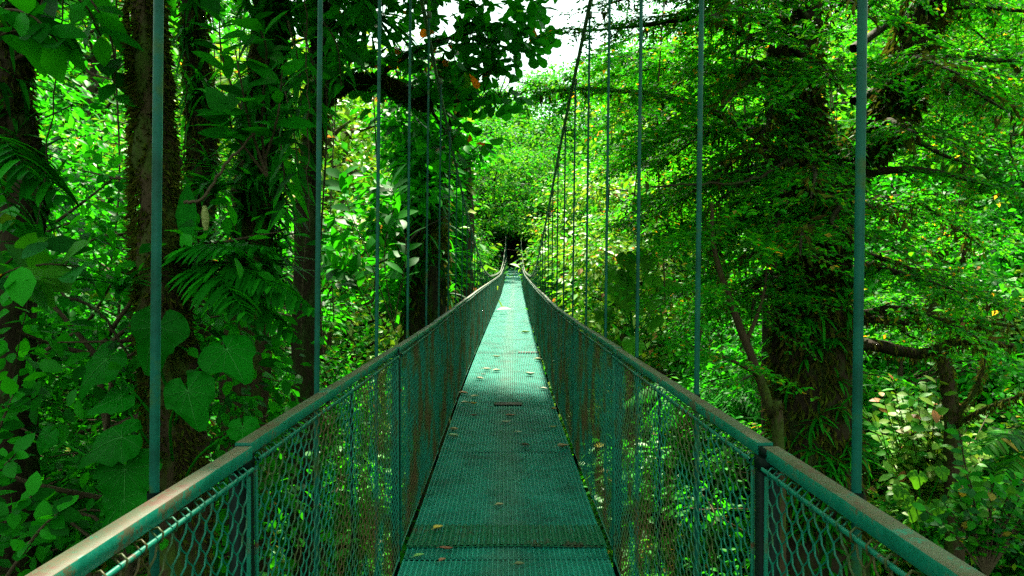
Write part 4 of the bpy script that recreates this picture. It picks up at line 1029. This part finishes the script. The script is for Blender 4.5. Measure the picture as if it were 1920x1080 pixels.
def frond(c, tip, seed, npin=26, pl=.26, pw=.014, droop=.35, upn=(0, 0, 1)):
    r = np.random.default_rng(seed); c = np.array(c); tip = np.array(tip); ln = np.linalg.norm(tip-c)
    P = smooth_path([c, (c+tip)/2+np.array([0, 0, .16*ln]), tip], npin+4); T = norm(np.gradient(P, axis=0)); q = P[4:]; t = T[4:]
    lat = norm(np.cross(t, np.array(upn, float))); f = np.linspace(0, 1, npin); s = pl*np.sin(np.pi*(.12+.85*f)**.8)
    out = [tube(P, np.linspace(.006, .002, len(P)), 5)]
    for sg in (1, -1):
        out.append(leaves(q, t*.55+sg*lat+r.normal(size=q.shape)*.08, np.array(upn)+r.normal(size=q.shape)*.15, s, pw, 'strap', .2, droop))
    return out
def palm(name, label, cat, c, tips, seed, mat=M['strap'], **kw):
    c = np.array(c); root = empty(name, c, label, cat)
    for i, t in enumerate(tips): obj('frond', frond(c, np.array(t), seed+i, **kw), mat, root)
    return root
palm('palm', 'small palm with long feathery fronds sweeping right from behind the mossy trunk', 'plant', at(340, 520, 4.9), [at(510, 465, 4.7), at(520, 545, 4.5), at(600, 590, 4.6), at(440, 470, 4.4), at(560, 640, 4.7), at(470, 600, 4.2)], 500, pl=.34, pw=.02, droop=.45)
palm('palm', 'palm fronds with broad drooping leaflets at the left edge under the crooked trunk', 'plant', at(-60, 270, 4.4), [at(130, 380, 4.2), at(60, 330, 4.0), at(30, 430, 4.0)], 520, pl=.36, pw=.03, npin=14, droop=.5)
palm('fern', 'bright fern arching in from the lower right edge', 'fern', at(1990, 860, 6.6), [at(1820, 850, 6.2), at(1850, 810, 6.6), at(1870, 900, 6.0)], 540, pl=.28, pw=.02, npin=34, mat=M['hill'])

def leafy_plant(name, label, cat, stems, seed, L, W, shape, mat, per=14, spread=.10, fold=.12, droop=.25, group=None, facing=.55, barkmat=None):
    """stems: list of point lists; leaves alternate along the outer part of every stem, faces turned up and outwards"""
    r = np.random.default_rng(seed); c = np.array(stems[0][0]); root = empty(name, c, label, cat, group)
    wood = []; P = []; D = []
    for s in stems:
        p = smooth_path(s, 14); wood.append(tube(p, np.linspace(.011, .004, 14), 5))
        f = np.linspace(.25, 1, per)*13; i = np.minimum(f.astype(int), 12); q = p[i]+(p[i+1]-p[i])*(f-i)[:, None]
        t = norm(p[i+1]-p[i]); a = np.arange(per)*2.4+r.random()*6
        lat = norm(np.cross(t, [0.01, 0, 1.0])); ver = np.cross(lat, t)
        d = t*.5+lat*np.cos(a)[:, None]+ver*np.sin(a)[:, None]*.6+r.normal(size=(per, 3))*.2
        P.append(q); D.append(d)
    P = np.concatenate(P); D = norm(np.concatenate(D)); n = len(P)
    N = norm(np.array([0, -facing, .75])+.4*rand_unit(n, r)); s = .65+.6*r.random(n)
    obj('stem', wood, barkmat or M['twig'], root)
    lv = obj('foliage', [leaves(P, D, N, L*s, W*s, shape, fold, droop)], mat, root, smooth=True)
    return root
leafy_plant('climber', 'climbing shrub with big glossy oval leaves in front of the fern laden trunk', 'plant',
   [[at(500, 330, 4.6), at(470, 240, 4.4), at(455, 170, 4.2), at(440, 90, 4.1)], [at(500, 330, 4.6), at(490, 230, 4.5), at(500, 100, 4.3), at(480, 40, 4.2)], [at(490, 320, 4.6), at(520, 220, 4.4), at(530, 120, 4.3)], [at(500, 330, 4.6), at(440, 250, 4.4), at(430, 210, 4.3)], [at(470, 250, 4.6), at(420, 120, 4.5), at(410, 30, 4.4)]], 601, .22, .06, 'ell', M['broad'], 13)
leafy_plant('climber', 'shrub with oblong dark leaves at the top left above the bare branch', 'plant',
   [[at(-80, 60, 4.2), at(0, 20, 4.0), at(60, 30, 3.9), at(110, 80, 3.9)], [at(-80, 100, 4.2), at(20, 60, 4.1), at(120, 60, 4.0)], [at(-60, 0, 4.3), at(60, -20, 4.2), at(150, 0, 4.1), at(190, 70, 4.2)], [at(100, -60, 4.6), at(170, 0, 4.5), at(210, 80, 4.5), at(215, 180, 4.5)]], 602, .27, .075, 'ell', M['broad'], 11)
leafy_plant('shrub', 'shrub with pale broad leaves and upright yellow shoots at the left edge', 'plant',
   [[at(-60, 560, 4.6), at(30, 480, 4.4), at(90, 455, 4.2)], [at(-60, 560, 4.6), at(60, 500, 4.3), at(150, 500, 4.2)], [at(-50, 580, 4.6), at(0, 520, 4.2), at(40, 500, 4.0)], [at(-60, 540, 4.6), at(-10, 450, 4.5), at(20, 420, 4.5)]], 603, .26, .085, 'ell', M['hill'], 8)
leafy_plant('shrub', 'dark broad leaved shrub low at the left corner outside the railing', 'plant',
   [[at(-30, 1080, 3.6), at(10, 980, 3.5), at(60, 930, 3.4)], [at(-40, 1000, 3.7), at(-10, 900, 3.6), at(30, 850, 3.5)], [at(0, 1100, 3.4), at(70, 1000, 3.3), at(110, 960, 3.3)], [at(-40, 900, 3.8), at(0, 800, 3.7), at(25, 740, 3.7)]], 604, .11, .036, 'ell', M['broad'], 22)
leafy_plant('shrub', 'glossy leaved shrub behind the third left hanger rod', 'plant',
   [[at(740, 620, 11), at(690, 480, 10.8), at(650, 380, 10.6), at(640, 330, 10.6)], [at(740, 620, 11), at(720, 480, 10.6), at(740, 380, 10.5), at(730, 350, 10.4)], [at(730, 620, 11), at(640, 480, 10.6), at(610, 420, 10.5)], [at(740, 600, 11), at(760, 450, 10.6), at(700, 330, 10.6)], [at(700, 600, 11), at(660, 520, 10.6), at(620, 500, 10.4)]], 605, .36, .08, 'ell', M['broad'], 22)
leafy_plant('hanging_plant', 'long drooping leaves hanging from the trunk top between the first two left hanger rods', 'plant',
   [[at(540, 40, 6.4), at(560, 120, 6.2), at(565, 200, 6.1)], [at(530, 150, 6.6), at(550, 240, 6.2), at(560, 330, 6.1)], [at(570, 60, 6.4), at(590, 140, 6.2), at(600, 230, 6.2)], [at(520, 200, 6.6), at(530, 300, 6.3), at(540, 400, 6.2)], [at(590, 20, 6.6), at(630, 80, 6.4), at(640, 160, 6.3)]], 606, .30, .04, 'lance', M['broad'], 18, droop=.6)
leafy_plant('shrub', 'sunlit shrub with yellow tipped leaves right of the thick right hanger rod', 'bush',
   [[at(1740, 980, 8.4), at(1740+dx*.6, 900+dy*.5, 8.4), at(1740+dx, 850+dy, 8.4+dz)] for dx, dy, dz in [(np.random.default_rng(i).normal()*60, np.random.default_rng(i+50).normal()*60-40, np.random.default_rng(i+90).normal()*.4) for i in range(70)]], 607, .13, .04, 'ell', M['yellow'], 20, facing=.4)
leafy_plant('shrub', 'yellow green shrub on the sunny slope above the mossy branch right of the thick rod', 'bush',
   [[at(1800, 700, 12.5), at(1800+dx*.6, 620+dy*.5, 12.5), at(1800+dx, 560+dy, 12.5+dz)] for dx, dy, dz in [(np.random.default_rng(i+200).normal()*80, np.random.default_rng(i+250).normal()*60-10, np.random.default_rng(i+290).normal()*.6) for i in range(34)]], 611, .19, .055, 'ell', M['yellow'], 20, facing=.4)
leafy_plant('shrub', 'pale glossy leaved bush in the lower right corner outside the railing', 'bush',
   [[at(1850, 1080, 5.6), at(1850+dx*.6, 980+dy*.5, 5.6), at(1850+dx, 930+dy, 5.6+dz)] for dx, dy, dz in [(np.random.default_rng(i+400).normal()*60, np.random.default_rng(i+450).normal()*50-10, np.random.default_rng(i+490).normal()*.35) for i in range(26)]], 608, .085, .028, 'ell', M['hill'], 24, facing=.4)
# round-leaved plants on the right bank
B = at(1740, 980, 6.4); el = empty('elephant_ear', B, 'low plant with round pale leaves on the bank below the sunlit shrub', 'plant')
for i, (px, py, s, d) in enumerate([(1765, 882, .15, (0.1, .6)), (1722, 892, .17, (-.2, .8)), (1715, 945, .24, (-.3, .8)), (1755, 950, .2, (.4, .7)), (1690, 920, .16, (-.5, .6)), (1790, 940, .18, (.5, .6))]):
    c = at(px, py, 6.3); obj('leaf', [heart(c, s, (d[0], -.3, -d[1]), (0, -.8, .6), 700+i)[0]], M['hill'], el, smooth=True)
    obj('stalk', [tube(smooth_path([B+np.array([.03*i, .1, 0]), (B+c)/2+np.array([0, .05, 0]), c], 7), .006, 5)], M['strap'], el)
B = at(1190, 640, 11); el = empty('elephant_ear', B, 'clump of bright broad leaves behind the right railing beside the fourth rod', 'plant')
for i in range(16):
    r9 = np.random.default_rng(800+i); c = at(1185+r9.normal()*50, 560+r9.normal()*45, 10.8+r9.normal()*.3)
    obj('leaf', [heart(c, .34+.1*r9.random(), (r9.normal()*.5, -.4, -.7), (r9.normal()*.2, -.7, .7), 820+i)[0]], M['hill'], el, smooth=True)
    obj('stalk', [tube(smooth_path([B, (B+c)/2+np.array([0, .1, 0]), c], 7), .008, 5)], M['strap'], el)

# hanging vines
VINES = [((122, -20, 5.0), (100, 180, 5.0), (60, 500, 4.9), (20, 760, 4.8), 'thin vine crossing the left edge from the top', .006),
 ((572, -20, 5.6), (576, 150, 5.6), (578, 320, 5.6), (580, 430, 5.6), 'brown rootlet hanging just left of the second left hanger rod', .006),
 ((346, 380, 4.4), (380, 370, 4.35), (430, 300, 4.3), (478, 250, 4.3), 'pale bare twig slanting up right from the mossy trunk', .011),
 ((60, 520, 5.2), (130, 560, 5.1), (190, 590, 5.0), (260, 700, 4.9), 'dark creeper sloping down from the left edge to the mossy trunk', .014),
 ((1770, 180, 7.0), (1768, 300, 7.0), (1766, 420, 7.0), (1770, 470, 7.0), 'thin vine hanging right of the forked tree', .006),
 ((1905, 230, 6.5), (1895, 290, 6.5), (1912, 330, 6.4), (1925, 380, 6.4), 'curling vine at the right edge below the leaf tiers', .010),
 ((700, 500, 12), (750, 470, 12), (790, 430, 12.5), (850, 400, 13), 'bare branch slanting up towards the draped tree', .022),
 ((345, 100, 6), (350, 200, 6), (343, 320, 6), (340, 400, 6), 'straight vine hanging right of the nearest left rod', .005),
 ((410, 60, 6), (414, 160, 6), (408, 260, 6), (400, 300, 6), 'vine hanging behind the climbing shrub with oval leaves', .005),
 ((1480, 300, 5.4), (1400, 340, 5.0), (1300, 345, 4.8), (1220, 350, 4.7), 'bare dark branch under the left tiers of the forked tree', .012)]
for i, v in enumerate(VINES):
    r = np.random.default_rng(900+i); P = smooth_path(pts(*v[:4]), 22); P[1:-1] += r.normal(size=(20, 3))*.008
    o = solo('vine', v[4], 'vine', P[0], [tube(P, np.linspace(v[5], v[5]*.6, 22), 6, .1)], M['twig' if i in (1, 2) else 'dark_bark'])

# thin lianas hanging in the mid distance on both sides
for side, nm in ((-1, 'left'), (1, 'right')):
    r = np.random.default_rng(990+side); base = None
    for k in range(14):
        y = 6.5+8*r.random(); x = side*(1.9+(.55*y-1.5)*r.random()); zt = EYE+.46*y+1.0; ln = 2.2+.35*y*r.random()+1.5
        if base is None:
            P = np.array([[0, 0, 0.]])+np.stack([.05*np.sin(np.linspace(0, 7, 30)), .04*np.sin(np.linspace(1, 9, 30)), -np.linspace(0, 1, 30)*5], 1)
            base = obj('liana', [tube(P, .010, 5, .2)], M['twig']); o = base
            tag(o, 'thin liana hanging among the trees on the %s of the bridge' % nm, 'vine', 'lianas hanging on the %s' % nm)
        else: o = base.copy(); COL.objects.link(o)
        o.location = (x, y, zt); o.rotation_euler = (.04*r.normal(), .04*r.normal(), r.random()*6); o.scale = (1.2, 1.2, ln/5)
